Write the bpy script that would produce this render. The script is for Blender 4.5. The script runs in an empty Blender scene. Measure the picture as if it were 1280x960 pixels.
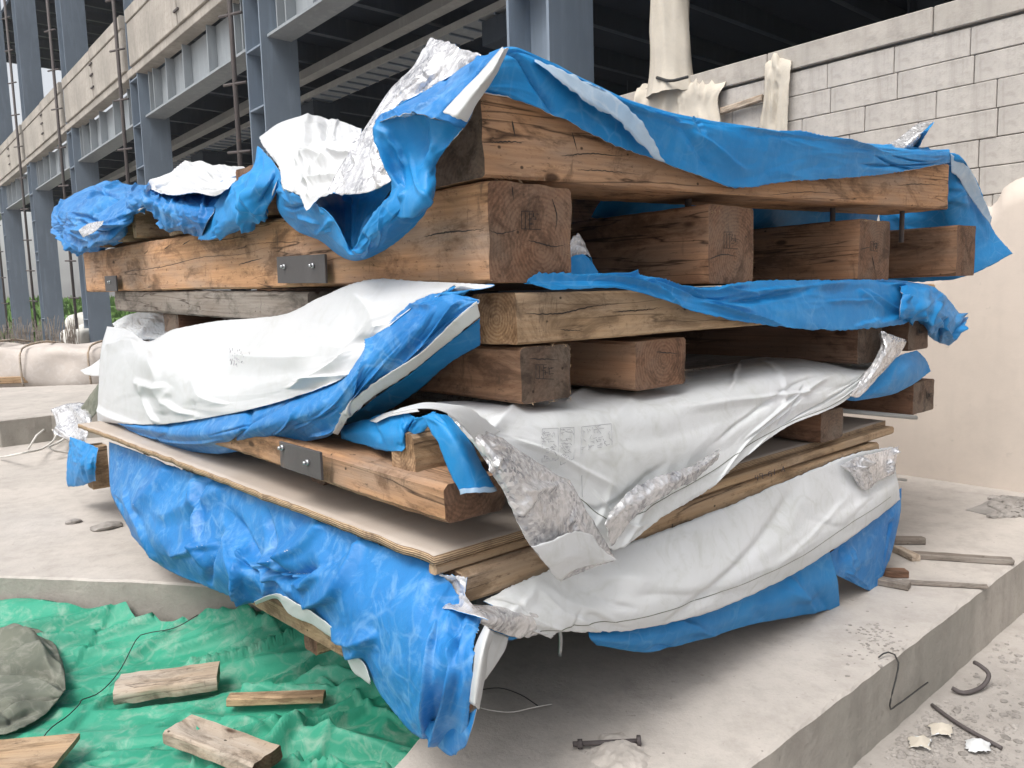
import bpy, bmesh, math, random
from mathutils import Vector, Matrix, noise
random.seed(7)
sc = bpy.context.scene
R = math.radians
# ---------------------------------------------------------------- camera
FOC, PITCH, ROLL, CAMH = 960.0, math.atan(108/960), .0275, 1.5
Fv = Vector((0, math.cos(PITCH), -math.sin(PITCH)))
U0 = Vector((0, math.sin(PITCH), math.cos(PITCH))); R0 = Vector((1, 0, 0))
Rv = R0*math.cos(ROLL) - U0*math.sin(ROLL)
Uv = U0*math.cos(ROLL) + R0*math.sin(ROLL)
cam = bpy.data.cameras.new('camera'); co = bpy.data.objects.new('camera', cam); sc.collection.objects.link(co)
m = Matrix.Identity(4)
for i in range(3):
    m[i][0], m[i][1], m[i][2] = Rv[i], Uv[i], -Fv[i]
m[2][3] = CAMH
co.matrix_world = m
cam.sensor_width = 36; cam.lens = 27; cam.clip_start = .05; cam.clip_end = 2000
sc.camera = co
sc.cycles.volume_bounces = 2
sc.render.resolution_x, sc.render.resolution_y = 1024, 768
# ---------------------------------------------------------------- light: bright hazy overcast
w = bpy.data.worlds.new('World'); sc.world = w; w.use_nodes = True
nt = w.node_tree; bg = nt.nodes['Background']
sky = nt.nodes.new('ShaderNodeTexSky'); sky.sky_type = 'NISHITA'; sky.sun_disc = False
SUN_EL, SUN_AZ = R(58), R(-142)      # azimuth from +Y towards +X
sky.sun_elevation = SUN_EL; sky.sun_rotation = SUN_AZ
sky.air_density = 1.0; sky.dust_density = 5.0; sky.ozone_density = .5
hs = nt.nodes.new('ShaderNodeHueSaturation'); hs.inputs['Saturation'].default_value = .25
nt.links.new(sky.outputs[0], hs.inputs['Color']); nt.links.new(hs.outputs[0], bg.inputs[0])
bg.inputs[1].default_value = .15
sd = bpy.data.lights.new('sun', 'SUN'); so = bpy.data.objects.new('sun', sd); sc.collection.objects.link(so)
sd.energy = 1.1; sd.angle = R(22); sd.color = (1, .965, .92)
sdir = Vector((math.sin(SUN_AZ)*math.cos(SUN_EL), math.cos(SUN_AZ)*math.cos(SUN_EL), math.sin(SUN_EL)))
so.rotation_euler = sdir.to_track_quat('Z', 'Y').to_euler()
sc.view_settings.view_transform = 'Standard'; sc.view_settings.look = 'None'
sc.view_settings.exposure = .72; sc.view_settings.gamma = 1
# ---------------------------------------------------------------- frames of reference
def ray(x, y): return Fv + Rv*((x-640)/FOC) + Uv*((480-y)/FOC)
O = Vector((-.06, 1.75)); AV = R(49)
v2 = Vector((math.sin(AV), math.cos(AV))); u2 = Vector((-math.cos(AV), math.sin(AV)))
V3 = Vector((v2.x, v2.y, 0)); U3 = Vector((u2.x, u2.y, 0)); Z3 = Vector((0, 0, 1))
def S(a, b, z): return Vector((O.x+a*v2.x+b*u2.x, O.y+a*v2.y+b*u2.y, z))
def hit(x, y, n, c):
    d = ray(x, y); t = c/(d.x*n[0]+d.y*n[1]); return Vector((0, 0, CAMH)) + d*t
def pt(p):
    if p[0] == 'S': return S(*p[1:])
    x, y, k = p[0], p[1], p[2]
    if k == 'V':
        n = (-u2.x, -u2.y); return hit(x, y, n, O.x*n[0]+O.y*n[1]+p[3])
    if k == 'U':
        n = (-v2.x, -v2.y); return hit(x, y, n, O.x*n[0]+O.y*n[1]+p[3])
    if k == 'Z':
        d = ray(x, y); return Vector((0, 0, CAMH)) + d*((p[3]-CAMH)/d.z)
    d = ray(x, y); return Vector((0, 0, CAMH)) + d*(k/d.y)
Q0 = Vector((.24, 7.69)); W2 = Vector((-.652, .758)).normalized(); T2 = Vector((.758, .652)).normalized()
def B(s, t, z): return Vector((Q0.x+s*W2.x+t*T2.x, Q0.y+s*W2.y+t*T2.y, z))
# ---------------------------------------------------------------- materials
def mat(name): 
    m = bpy.data.materials.new(name); m.use_nodes = True
    return m, m.node_tree, m.node_tree.nodes['Principled BSDF']
def N(nt, t, **k):
    n = nt.nodes.new(t)
    for a, b in k.items():
        if a in n.inputs.keys(): n.inputs[a].default_value = b
        else: setattr(n, a, b)
    return n
def ramp(nt, src, stops, interp='LINEAR'):
    r = nt.nodes.new('ShaderNodeValToRGB'); r.color_ramp.interpolation = interp
    e = r.color_ramp.elements
    while len(e) < len(stops): e.new(.5)
    for i, (p, c) in enumerate(stops):
        e[i].position = p; e[i].color = (c, c, c, 1) if isinstance(c, (int, float)) else (*c, 1)
    nt.links.new(src, r.inputs[0]); return r.outputs[0]
def mix(nt, f, a, b, mode='MIX'):
    n = nt.nodes.new('ShaderNodeMix'); n.data_type = 'RGBA'; n.blend_type = mode; n.clamp_factor = True
    for i, x in ((0, f), (6, a), (7, b)):
        if hasattr(x, 'links'): nt.links.new(x, n.inputs[i])
        else: n.inputs[i].default_value = x if i == 0 else (*x, 1)
    return n.outputs[2]
def coords(nt, scale=(1, 1, 1), kind='Object', rnd=True):
    tc = nt.nodes.new('ShaderNodeTexCoord'); mp = nt.nodes.new('ShaderNodeMapping')
    mp.inputs['Scale'].default_value = scale
    if rnd:
        oi = nt.nodes.new('ShaderNodeObjectInfo'); ml = nt.nodes.new('ShaderNodeMath'); ml.operation = 'MULTIPLY'; ml.inputs[1].default_value = 37
        nt.links.new(oi.outputs['Random'], ml.inputs[0]); nt.links.new(ml.outputs[0], mp.inputs['Location'])
    nt.links.new(tc.outputs[kind], mp.inputs[0]); return mp.outputs[0]
def noi(nt, vec, scale, detail=4, rough=.55, dist=0):
    n = N(nt, 'ShaderNodeTexNoise', Scale=scale, Detail=detail, Roughness=rough, Distortion=dist)
    nt.links.new(vec, n.inputs['Vector']); return n.outputs['Fac']
def bump(nt, bs, h, strength, dist, prev=None):
    b = N(nt, 'ShaderNodeBump', Strength=strength, Distance=dist)
    nt.links.new(h, b.inputs['Height'])
    if prev: nt.links.new(prev, b.inputs['Normal'])
    nt.links.new(b.outputs[0], bs.inputs['Normal']); return b.outputs[0]

def wood(name, light, dark, grey=(.25, .22, .19), dirt=.35, knots=True, cracks=.6, end=False, rc=(0, -.06, .03), rs=26, rk=(.1, .75), rdist=4):
    m, nt, bs = mat(name)
    c = coords(nt, (1, 1, 1))
    # growth rings around the length axis
    cw = coords(nt, (.12, 1, 1))
    wv = N(nt, 'ShaderNodeTexWave', wave_type='RINGS', rings_direction='X'); wv.inputs['Scale'].default_value = rs
    wv.inputs['Distortion'].default_value = rdist; wv.inputs['Detail'].default_value = 3; wv.inputs['Detail Scale'].default_value = 1.2
    off = N(nt, 'ShaderNodeMapping'); off.inputs['Location'].default_value = rc
    cl = coords(nt, (.12, 1, 1), rnd=False); nt.links.new(cl, off.inputs[0]); nt.links.new(off.outputs[0], wv.inputs['Vector'])
    fine = noi(nt, coords(nt, (1.5, 60, 60)), 1.6, 6, .7, .4) if not end else noi(nt, coords(nt, (1, 1, 1)), 90, 6, .7)
    ring = ramp(nt, wv.outputs['Fac'], [(.1, rk[0]), (.95, rk[1])])
    col = mix(nt, ring, light, dark)
    fr = ramp(nt, fine, [(.35, 0), (.65, 1)])
    base = mix(nt, .6, col, mix(nt, fr, dark, light))
    big = noi(nt, coords(nt, (1.2, 5, 5)), 1.5, 4, .6)
    base = mix(nt, ramp(nt, big, [(.42, 0), (.72, dirt)]), base, grey)
    st1 = noi(nt, coords(nt, (1.6, 4, 4)), 2.3, 7, .72, .6)
    base = mix(nt, ramp(nt, st1, [(.49, 0), (.62, .75)]), base, tuple(x*.38 for x in dark))
    vstn = noi(nt, coords(nt, (9, 9, 2.2)), 1.9, 6, .75, .5)
    base = mix(nt, ramp(nt, vstn, [(.60, 0), (.70, .55)]), base, (.06, .042, .03))
    v9 = N(nt, 'ShaderNodeTexVoronoi', Scale=11.0); nt.links.new(coords(nt, (1, 1.4, 1.4)), v9.inputs['Vector'])
    base = mix(nt, ramp(nt, v9.outputs['Distance'], [(.045, .85), (.075, 0)]), base, (.03, .02, .014))
    sp = noi(nt, coords(nt, (2, 6, 6)), 14, 5, .75)
    base = mix(nt, ramp(nt, sp, [(.59, 0), (.70, .75)]), base, (.05, .03, .02))
    if knots:
        vo = N(nt, 'ShaderNodeTexVoronoi', Scale=3.2); nt.links.new(coords(nt, (.8, 1.9, 1.9)), vo.inputs['Vector'])
        base = mix(nt, ramp(nt, vo.outputs['Distance'], [(.05, .9), (.085, 0)]), base, (.045, .022, .012))
    if cracks:
        cr = noi(nt, coords(nt, (.5, 9, 9)), 1.7, 3, .5, .3)
        crk = ramp(nt, cr, [(.484, 0), (.5, cracks), (.514, 0)])
        gate = ramp(nt, noi(nt, coords(nt, (1, 2, 2)), 1.6, 1, .5), [(.46, 0), (.54, 1)])
        mm = N(nt, 'ShaderNodeMath', operation='MULTIPLY'); nt.links.new(crk, mm.inputs[0]); nt.links.new(gate, mm.inputs[1])
        base = mix(nt, mm.outputs[0], base, (.03, .016, .01))
        nb = bump(nt, bs, mm.outputs[0], -.6, .006)
    else: nb = None
    oi = nt.nodes.new('ShaderNodeObjectInfo'); hv = N(nt, 'ShaderNodeHueSaturation')
    mr = N(nt, 'ShaderNodeMapRange'); mr.inputs['To Min'].default_value = .82; mr.inputs['To Max'].default_value = 1.12
    nt.links.new(oi.outputs['Random'], mr.inputs[0]); nt.links.new(mr.outputs[0], hv.inputs['Value']); nt.links.new(base, hv.inputs['Color'])
    nt.links.new(hv.outputs[0], bs.inputs['Base Color']); bs.inputs['Roughness'].default_value = .8
    bs.inputs['Specular IOR Level'].default_value = .25
    bump(nt, bs, fine, .5, .004, nb)
    return m
M = {}
M['pine'] = wood('pine_wood', (.50, .285, .15), (.28, .15, .08), dirt=.6, cracks=.9)
M['pine_end'] = wood('pine_end_grain', (.23, .13, .08), (.12, .062, .038), grey=(.17, .14, .11), dirt=.5, rk=(0, 1), rdist=2, rs=30, rc=(0, -.1, -.08), end=True, cracks=.35)
M['ring_end'] = wood('pine_ring_end', (.45, .29, .16), (.20, .105, .05), dirt=.3, end=False, knots=False, cracks=0, rc=(0, -.075, -.06), rs=34, rk=(0, 1), rdist=1.2)
M['mid'] = wood('reddish_wood', (.38, .215, .125), (.23, .12, .068), grey=(.19, .165, .135), dirt=.5, cracks=.9)
M['pale'] = wood('pale_wood', (.47, .335, .205), (.34, .215, .12), dirt=.5, cracks=.8)
M['dark'] = wood('dark_wood', (.24, .13, .08), (.14, .07, .042), grey=(.13, .11, .09), dirt=.5)
M['dark_end'] = wood('dark_end_grain', (.185, .125, .09), (.10, .065, .047), grey=(.18, .16, .13), dirt=.6, end=True, cracks=.3)
M['grey'] = wood('weathered_wood', (.23, .195, .165), (.14, .115, .095), grey=(.27, .25, .225), dirt=.7, cracks=.9)
M['old'] = wood('dusty_wood', (.44, .36, .28), (.32, .24, .17), grey=(.42, .39, .35), dirt=.8)

def fabric(name, col, col2, rough=.45, dust=(.5, .55, .58), dusta=.3, trans=.12, crumple=.5, scale=22, metal=0, spec=.4, mott=0):
    m, nt, bs = mat(name)
    c = coords(nt, (1, 1, 1), 'Object', True)
    n1 = noi(nt, c, 3, 5, .6, .4); n2 = noi(nt, c, 11, 6, .7, 1.2)
    base = mix(nt, ramp(nt, n1, [(.35, 0), (.68, 1)]), col, col2)
    base = mix(nt, ramp(nt, n2, [(.5, 0), (.75, dusta)]), base, dust)
    # worn crease lines
    vo = N(nt, 'ShaderNodeTexVoronoi', Scale=scale*.45); vo.feature = 'DISTANCE_TO_EDGE'
    ds = N(nt, 'ShaderNodeTexNoise', Scale=6.0, Detail=3.0); nt.links.new(c, ds.inputs['Vector'])
    dm = mix(nt, .12, (0, 0, 0), ds.outputs['Color']); va = N(nt, 'ShaderNodeVectorMath', operation='ADD'); nt.links.new(c, va.inputs[0]); nt.links.new(dm, va.inputs[1])
    nt.links.new(va.outputs[0], vo.inputs['Vector'])
    cre = ramp(nt, vo.outputs['Distance'], [(0, .28), (.05, 0)])
    g = N(nt, 'ShaderNodeMath', operation='MULTIPLY'); nt.links.new(cre, g.inputs[0]); nt.links.new(ramp(nt, noi(nt, c, 4, 3), [(.45, 0), (.65, 1)]), g.inputs[1])
    base = mix(nt, g.outputs[0], base, dust)
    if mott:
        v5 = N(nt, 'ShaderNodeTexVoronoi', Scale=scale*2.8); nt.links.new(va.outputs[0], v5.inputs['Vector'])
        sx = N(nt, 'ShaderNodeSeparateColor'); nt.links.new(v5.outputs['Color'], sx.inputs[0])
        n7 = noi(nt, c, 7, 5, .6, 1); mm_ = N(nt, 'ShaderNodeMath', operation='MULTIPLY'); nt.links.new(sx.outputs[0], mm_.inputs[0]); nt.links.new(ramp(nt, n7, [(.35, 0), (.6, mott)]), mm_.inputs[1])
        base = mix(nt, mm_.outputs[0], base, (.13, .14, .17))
    nt.links.new(base, bs.inputs['Base Color']); bs.inputs['Roughness'].default_value = rough; bs.inputs['Metallic'].default_value = metal
    bs.inputs['Specular IOR Level'].default_value = spec
    # crumple relief
    v2_ = N(nt, 'ShaderNodeTexVoronoi', Scale=scale); v2_.feature = 'F1'; nt.links.new(va.outputs[0], v2_.inputs['Vector'])
    b1 = bump(nt, bs, v2_.outputs['Distance'], crumple*.5, .006)
    nn = noi(nt, c, scale*2.2, 6, .6, .8); b2 = bump(nt, bs, nn, crumple*.5, .003, b1)
    if trans:
        tr = N(nt, 'ShaderNodeBsdfTranslucent'); nt.links.new(base, tr.inputs[0]); nt.links.new(b2, tr.inputs['Normal'])
        ms = N(nt, 'ShaderNodeMixShader'); ms.inputs[0].default_value = trans
        nt.links.new(bs.outputs[0], ms.inputs[1]); nt.links.new(tr.outputs[0], ms.inputs[2])
        nt.links.new(ms.outputs[0], nt.nodes['Material Output'].inputs[0])
    return m
M['blue'] = fabric('blue_tarpaulin', (.012, .20, .50), (.02, .26, .60), dusta=.22, dust=(.20, .44, .68), trans=.16, spec=.3)
M['blue2'] = fabric('faded_blue_tarpaulin', (.014, .15, .42), (.03, .22, .53), dusta=.42, dust=(.30, .51, .70), trans=.12, crumple=.8, spec=.3)
M['paleblue'] = fabric('worn_pale_blue_tarpaulin', (.40, .50, .60), (.30, .45, .62), dusta=.5, dust=(.7, .72, .72), trans=.1)
M['white'] = fabric('white_tarpaulin', (.66, .67, .68), (.60, .61, .61), dust=(.5, .5, .46), dusta=.35, rough=.4, trans=.2, crumple=.3, scale=14)
M['white2'] = fabric('dirty_white_tarpaulin', (.70, .715, .73), (.62, .635, .63), dust=(.42, .43, .38), dusta=.45, rough=.45, trans=.1, crumple=.35, scale=14)
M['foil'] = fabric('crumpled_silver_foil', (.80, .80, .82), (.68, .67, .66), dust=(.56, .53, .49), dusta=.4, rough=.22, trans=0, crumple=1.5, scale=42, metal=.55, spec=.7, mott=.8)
M['green'] = fabric('green_tarpaulin', (.020, .24, .145), (.055, .32, .21), dust=(.34, .42, .35), dusta=.6, rough=.5, trans=.05, crumple=.7, scale=16, spec=.25)
M['canvas'] = fabric('cream_canvas', (.55, .50, .42), (.46, .42, .36), dust=(.38, .34, .29), dusta=.4, rough=.9, trans=.05, crumple=.2, scale=30, spec=.1)
M['felt'] = fabric('dusty_grey_fabric', (.17, .175, .14), (.10, .11, .09), dust=(.33, .32, .28), dusta=.5, rough=.95, trans=0, crumple=.3, scale=30, spec=.1)
M['dark_fill'] = fabric('dark_gap_fill', (.05, .055, .065), (.035, .04, .05), dust=(.1, .1, .1), dusta=.3, rough=.7, trans=0)  # shade inside and under the stack, put into a dark colour

def conc(name, c1, c2, stain=(.22, .2, .18), st=.35, sc_=1.0, bmp=.4, grit=.25):
    m, nt, bs = mat(name)
    c = coords(nt, (1, 1, 1), 'Object', False)
    a = noi(nt, c, 1.1*sc_, 6, .62, .3); b = noi(nt, c, 9*sc_, 8, .7); d = noi(nt, c, 70*sc_, 4, .7)
    base = mix(nt, ramp(nt, a, [(.35, 0), (.65, 1)]), c1, c2)
    base = mix(nt, ramp(nt, b, [(.48, 0), (.78, st)]), base, stain)
    base = mix(nt, ramp(nt, d, [(.55, 0), (.75, grit)]), base, stain)
    lg = noi(nt, c, .55*sc_, 7, .7, 1.0); base = mix(nt, ramp(nt, lg, [(.52, 0), (.62, st*.8)]), base, tuple((x+y)/2 for x, y in zip(c2, stain)))
    vs_ = noi(nt, coords(nt, (7, 7, .5), 'Object', False), 1.0*sc_, 5, .65); base = mix(nt, ramp(nt, vs_, [(.5, 0), (.7, st*.6)]), base, stain)
    pz = noi(nt, c, 26*sc_, 3, .5); base = mix(nt, ramp(nt, pz, [(.70, 0), (.74, .5)]), base, stain)
    nt.links.new(base, bs.inputs['Base Color']); bs.inputs['Roughness'].default_value = .93; bs.inputs['Specular IOR Level'].default_value = .15
    x = bump(nt, bs, b, bmp, .012); bump(nt, bs, d, bmp, .003, x)
    return m
M['slab'] = conc('dusty_concrete', (.49, .45, .41), (.40, .37, .34), st=.42)
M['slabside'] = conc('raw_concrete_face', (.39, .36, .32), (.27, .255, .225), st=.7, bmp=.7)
M['ground'] = conc('dusty_ground', (.40, .37, .34), (.29, .27, .25), st=.6, bmp=.6)
M['aac'] = conc('aerated_block', (.455, .425, .39), (.36, .335, .31), st=.6, sc_=2, bmp=.35)
M['mortar'] = conc('mortar', (.36, .34, .315), (.20, .19, .18), sc_=4)
M['plaster'] = conc('beige_plaster', (.57, .50, .435), (.52, .455, .40), stain=(.38, .34, .3), st=.3, sc_=.8, bmp=.15, grit=.08)
M['panel'] = conc('precast_panel', (.42, .385, .345), (.30, .28, .25), st=.75)
M['rubble'] = conc('rubble', (.36, .335, .31), (.2, .185, .17), sc_=8)
def steel(name, c, rough=.55, rust=.1, metal=.0):
    m, nt, bs = mat(name); co_ = coords(nt, (1, 1, 1), 'Object', True)
    base = mix(nt, ramp(nt, noi(nt, co_, 1.3, 5, .6), [(.35, 0), (.7, .5)]), c, tuple(x*.72 for x in c))
    base = mix(nt, ramp(nt, noi(nt, co_, 6, 7, .75), [(.60, 0), (.75, rust)]), base, (.22, .11, .06))
    base = mix(nt, ramp(nt, noi(nt, coords(nt, (4, 4, .5)), 2, 5, .6), [(.5, 0), (.75, .35)]), base, tuple(min(1, x*1.5+.03) for x in c))
    nt.links.new(base, bs.inputs['Base Color']); bs.inputs['Roughness'].default_value = rough; bs.inputs['Metallic'].default_value = metal
    bump(nt, bs, noi(nt, co_, 40, 4), .15, .004); return m
M['steel'] = steel('grey_painted_steel', (.165, .205, .255))
M['girder'] = steel('pale_grey_painted_steel', (.25, .275, .295))
M['inner'] = steel('dark_inner_steel', (.04, .055, .078))  # darker steel tone for members inside the frame
M['rusty'] = steel('rusty_steel', (.075, .063, .062), rough=.75, rust=.5)
M['bracket'] = steel('dark_bracket_steel', (.06, .055, .055), rough=.5, rust=.4)
M['bolt'] = steel('zinc_bolt', (.42, .43, .44), rough=.35, rust=.1, metal=.7)
M['light'] = steel('pale_tray_paint', (.33, .335, .33))
def plain(name, c, rough=.8, spec=.3):
    m, nt, bs = mat(name); co_ = coords(nt); base = mix(nt, ramp(nt, noi(nt, co_, 9, 5), [(.3, 0), (.7, .5)]), c, tuple(x*.75 for x in c))
    nt.links.new(base, bs.inputs['Base Color']); bs.inputs['Roughness'].default_value = rough; bs.inputs['Specular IOR Level'].default_value = spec; return m
M['ink'] = plain('black_ink', (.035, .028, .025)); M['fadeink'] = plain('faded_grey_ink', (.36, .36, .38))
M['wire'] = plain('black_wire', (.03, .03, .03), .5); M['cord'] = plain('white_cord', (.62, .6, .56))
M['interior'] = plain('unlit_interior_sheet', (.020, .030, .048), .9)  # interior: gloom of the building put into the sheet colour
M['grass'] = plain('grass', (.10, .19, .04)); M['sack'] = plain('woven_sack', (.6, .59, .55)); M['leaf'] = plain('leaf', (.06, .11, .03))
# plywood top: dusty face
def ply():
    m, nt, bs = mat('dusty_plywood'); c = coords(nt, rnd=False)
    a = noi(nt, c, 1.6, 6, .65, .5); base = mix(nt, ramp(nt, a, [(.35, 0), (.62, 1)]), (.33, .275, .23), (.40, .35, .305))
    s = noi(nt, coords(nt, (3, 14, 3), rnd=False), 4, 5, .8); base = mix(nt, ramp(nt, s, [(.66, 0), (.70, .75)]), base, (.12, .08, .06))
    nt.links.new(base, bs.inputs['Base Color']); bs.inputs['Roughness'].default_value = .85; bump(nt, bs, noi(nt, c, 60, 5), .3, .002); return m
M['ply'] = ply()
def plyedge():
    m, nt, bs = mat('plywood_edge'); c = coords(nt, (1, 1, 1), rnd=False)
    wv = N(nt, 'ShaderNodeTexWave', bands_direction='Z'); wv.inputs['Scale'].default_value = 60; wv.inputs['Distortion'].default_value = 3; wv.inputs['Detail Scale'].default_value = 1.5
    nt.links.new(coords(nt, (.15, .15, 1), rnd=False), wv.inputs['Vector'])
    base = mix(nt, ramp(nt, wv.outputs['Fac'], [(.3, 0), (.6, 1)]), (.20, .13, .08), (.46, .33, .20))
    base = mix(nt, ramp(nt, noi(nt, c, 18, 5, .7), [(.5, 0), (.7, .7)]), base, (.10, .065, .045))
    nt.links.new(base, bs.inputs['Base Color']); bs.inputs['Roughness'].default_value = .9; bump(nt, bs, wv.outputs['Fac'], .6, .004); return m
M['plyedge'] = plyedge()
# ---------------------------------------------------------------- object helpers
WL = {}
def tag(o, label=None, cat=None, group=None, kind=None):
    for k, x in (('label', label), ('category', cat), ('group', group), ('kind', kind)):
        if x: o[k] = x
    return o
def place(o, parent, mw):
    """mw = world matrix"""
    WL[o.name] = mw.copy()
    if parent:
        o.parent = parent; o.matrix_basis = WL[parent.name].inverted() @ mw
    else: o.matrix_basis = mw
def empty(name, loc, label, cat, group=None):
    o = bpy.data.objects.new(name, None); sc.collection.objects.link(o); o.empty_display_size = .1
    place(o, None, Matrix.Translation(loc)); return tag(o, label, cat, group)
def link(name, me, mats, parent=None, mw=None, smooth=True):
    o = bpy.data.objects.new(name, me); sc.collection.objects.link(o)
    if not me.materials:
        for x in (mats if isinstance(mats, (list, tuple)) else [mats]): me.materials.append(M[x] if isinstance(x, str) else x)
    if smooth:
        for p in me.polygons: p.use_smooth = True
    place(o, parent, mw or Matrix.Identity(4)); return o
def frame(loc, x, y, z): 
    m = Matrix.Identity(4)
    for i in range(3): m[i][0], m[i][1], m[i][2], m[i][3] = x[i], y[i], z[i], loc[i]
    return m
def timber(name, p, L, wd, h, mats, parent=None, dx=V3, dy=None, bow=0., seed=None, rough=.0025, ch=.008, **tg):
    """timber along local x from p (lower corner), width along dy, height up"""
    dx = dx.normalized(); dy = (dy or Z3.cross(dx)).normalized(); dz = dx.cross(dy).normalized()
    sd_ = seed if seed is not None else random.random()*100
    c = min(ch, wd*.2, h*.2); n = max(3, int(L/.035)); n = min(n, 110)
    prof = []
    def edge(a, b, k):
        for i in range(k): prof.append((a[0]+(b[0]-a[0])*i/k, a[1]+(b[1]-a[1])*i/k))
    k = 5
    edge((c, 0), (wd-c, 0), k); edge((wd-c, 0), (wd, c), 1); edge((wd, c), (wd, h-c), k); edge((wd, h-c), (wd-c, h), 1)
    edge((wd-c, h), (c, h), k); edge((c, h), (0, h-c), 1); edge((0, h-c), (0, c), k); edge((0, c), (c, 0), 1)
    vs, fs = [], []
    np_ = len(prof)
    for i in range(n+1):
        x = L*i/n; bz = bow*4*(x/L)*(1-x/L)
        for (y, z) in prof:
            q = Vector((x*1.5+sd_, y*14, z*14))
            d = noise.noise(q)*rough*1.6 + noise.noise(Vector((x*25, y*30+sd_, z*30)))*rough*.8
            cy, cz = y-wd/2, z-h/2; l = math.hypot(cy, cz)
            ex = x + (noise.noise(Vector((y*40, z*40, sd_+i)))*.004 if i in (0, n) else 0)
            vs.append((ex, y+cy/l*d, z+cz/l*d+bz))
    for i in range(n):
        for j in range(np_):
            fs.append((i*np_+j, i*np_+(j+1) % np_, (i+1)*np_+(j+1) % np_, (i+1)*np_+j))
    fm = [0]*len(fs)
    for i, s in ((0, 1), (n, -1)):
        ci = len(vs); x = L*i/n
        inner = []
        for f_ in (.66, .33):
            st = len(vs)
            for (y, z) in prof:
                yy, zz = wd/2+(y-wd/2)*f_, h/2+(z-h/2)*f_
                vs.append((x+noise.noise(Vector((yy*45, zz*45, sd_+i)))*.004, yy, zz))
            inner.append(st)
        vs.append((x, wd/2, h/2)); cc = len(vs)-1
        rings = [i*np_]+inner
        for a, b in zip(rings[:-1], rings[1:]):
            for j in range(np_):
                q = (a+j, a+(j+1) % np_, b+(j+1) % np_, b+j); fs.append(q if s < 0 else q[::-1]); fm.append(1)
        for j in range(np_):
            q = (rings[-1]+j, rings[-1]+(j+1) % np_, cc); fs.append(q if s < 0 else q[::-1]); fm.append(1)
    me = bpy.data.meshes.new(name); me.from_pydata(vs, [], fs)
    for p_, k_ in zip(me.polygons, fm): p_.material_index = k_
    bm = bmesh.new(); bm.from_mesh(me); bmesh.ops.recalc_face_normals(bm, faces=bm.faces); bm.to_mesh(me); bm.free()
    o = link(name, me, mats, parent, frame(p, dx, dy, dz))
    for p_ in me.polygons: p_.use_smooth = True
    me.set_sharp_from_angle(angle=R(38))
    return tag(o, **tg) if tg else o
def boxmesh(name, dims, bev=.0):
    bm = bmesh.new(); bmesh.ops.create_cube(bm, size=1)
    for vv in bm.verts: vv.co = Vector(((vv.co.x+.5)*dims[0], (vv.co.y+.5)*dims[1], (vv.co.z+.5)*dims[2]))
    if bev: bmesh.ops.bevel(bm, geom=bm.edges[:], offset=bev, segments=1, affect='EDGES')
    me = bpy.data.meshes.new(name); bm.to_mesh(me); bm.free(); return me
def box(name, p, dims, m_, parent=None, dx=V3, dy=U3, bev=.0, dz=Z3, **tg):
    o = link(name, boxmesh(name, dims, bev), m_, parent, frame(p, dx, dy, dz), smooth=False)
    return tag(o, **tg) if tg else o
def bbox(name, s0, s1, t0, t1, z0, z1, m_, parent=None, bev=0, **tg):
    return box(name, B(s0, t0, z0), (s1-s0, t1-t0, z1-z0), m_, parent, dx=Vector((W2.x, W2.y, 0)), dy=Vector((-T2.x, -T2.y, 0))*-1, bev=bev, **tg)
def tubemesh(name, pts, r, seg=7, sub=4):
    P = spline(pts, max(2, (len(pts)-1)*sub)) if len(pts) > 2 else [Vector(a) for a in pts]
    vs, fs = [], []
    for i, q in enumerate(P):
        t = (P[min(i+1, len(P)-1)]-P[max(i-1, 0)]).normalized()
        a = t.cross(Z3 if abs(t.z) < .9 else Vector((1, 0, 0))).normalized(); b = t.cross(a)
        for j in range(seg):
            an = 2*math.pi*j/seg; vs.append(q+(a*math.cos(an)+b*math.sin(an))*r)
    for i in range(len(P)-1):
        for j in range(seg): fs.append((i*seg+j, i*seg+(j+1) % seg, (i+1)*seg+(j+1) % seg, (i+1)*seg+j))
    fs.append(tuple(range(seg))); fs.append(tuple(range((len(P)-1)*seg, len(P)*seg)))
    me = bpy.data.meshes.new(name); me.from_pydata([tuple(q) for q in vs], [], fs)
    bm = bmesh.new(); bm.from_mesh(me); bmesh.ops.recalc_face_normals(bm, faces=bm.faces); bm.to_mesh(me); bm.free(); return me
def tube(name, pts, r, m_, parent=None, seg=7, sub=4, **tg):
    pts = [Vector(a) for a in pts]; o0 = pts[0].copy()
    o = link(name, tubemesh(name, [a-o0 for a in pts], r, seg, sub), m_, parent, Matrix.Translation(o0)); return tag(o, **tg) if tg else o
def cr(p0, p1, p2, p3, t):
    return .5*((2*p1)+(p2-p0)*t+(2*p0-5*p1+4*p2-p3)*t*t+(3*p1-p0-3*p2+p3)*t*t*t)
def spline(P, n):
    """n+1 samples along a Catmull-Rom curve through P, by chord length"""
    P = [Vector(a) for a in P]; d = [0]
    for a, b in zip(P[:-1], P[1:]): d.append(d[-1]+max((b-a).length, 1e-5))
    out = []
    for i in range(n+1):
        t = d[-1]*i/n; k = 0
        while k < len(P)-2 and t > d[k+1]: k += 1
        f_ = (t-d[k])/(d[k+1]-d[k])
        p0 = P[k-1] if k else P[0]*2-P[1]; p3 = P[k+2] if k+2 < len(P) else P[-1]*2-P[-2]
        out.append(cr(p0, P[k], P[k+1], p3, f_))
    return out
def uspline(P, n):
    """samples at uniform knot parameter (keeps rows aligned)"""
    out = []; K = len(P)-1
    for i in range(n+1):
        t = K*i/n; k = min(int(t), K-1); f_ = t-k
        p0 = P[k-1] if k else P[0]*2-P[1]; p3 = P[k+2] if k+2 < len(P) else P[-1]*2-P[-2]
        out.append(cr(p0, P[k], P[k+1], p3, f_))
    return out
def ridge(q): return 1-2*abs(noise.noise(q))
SURF = {}
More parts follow.
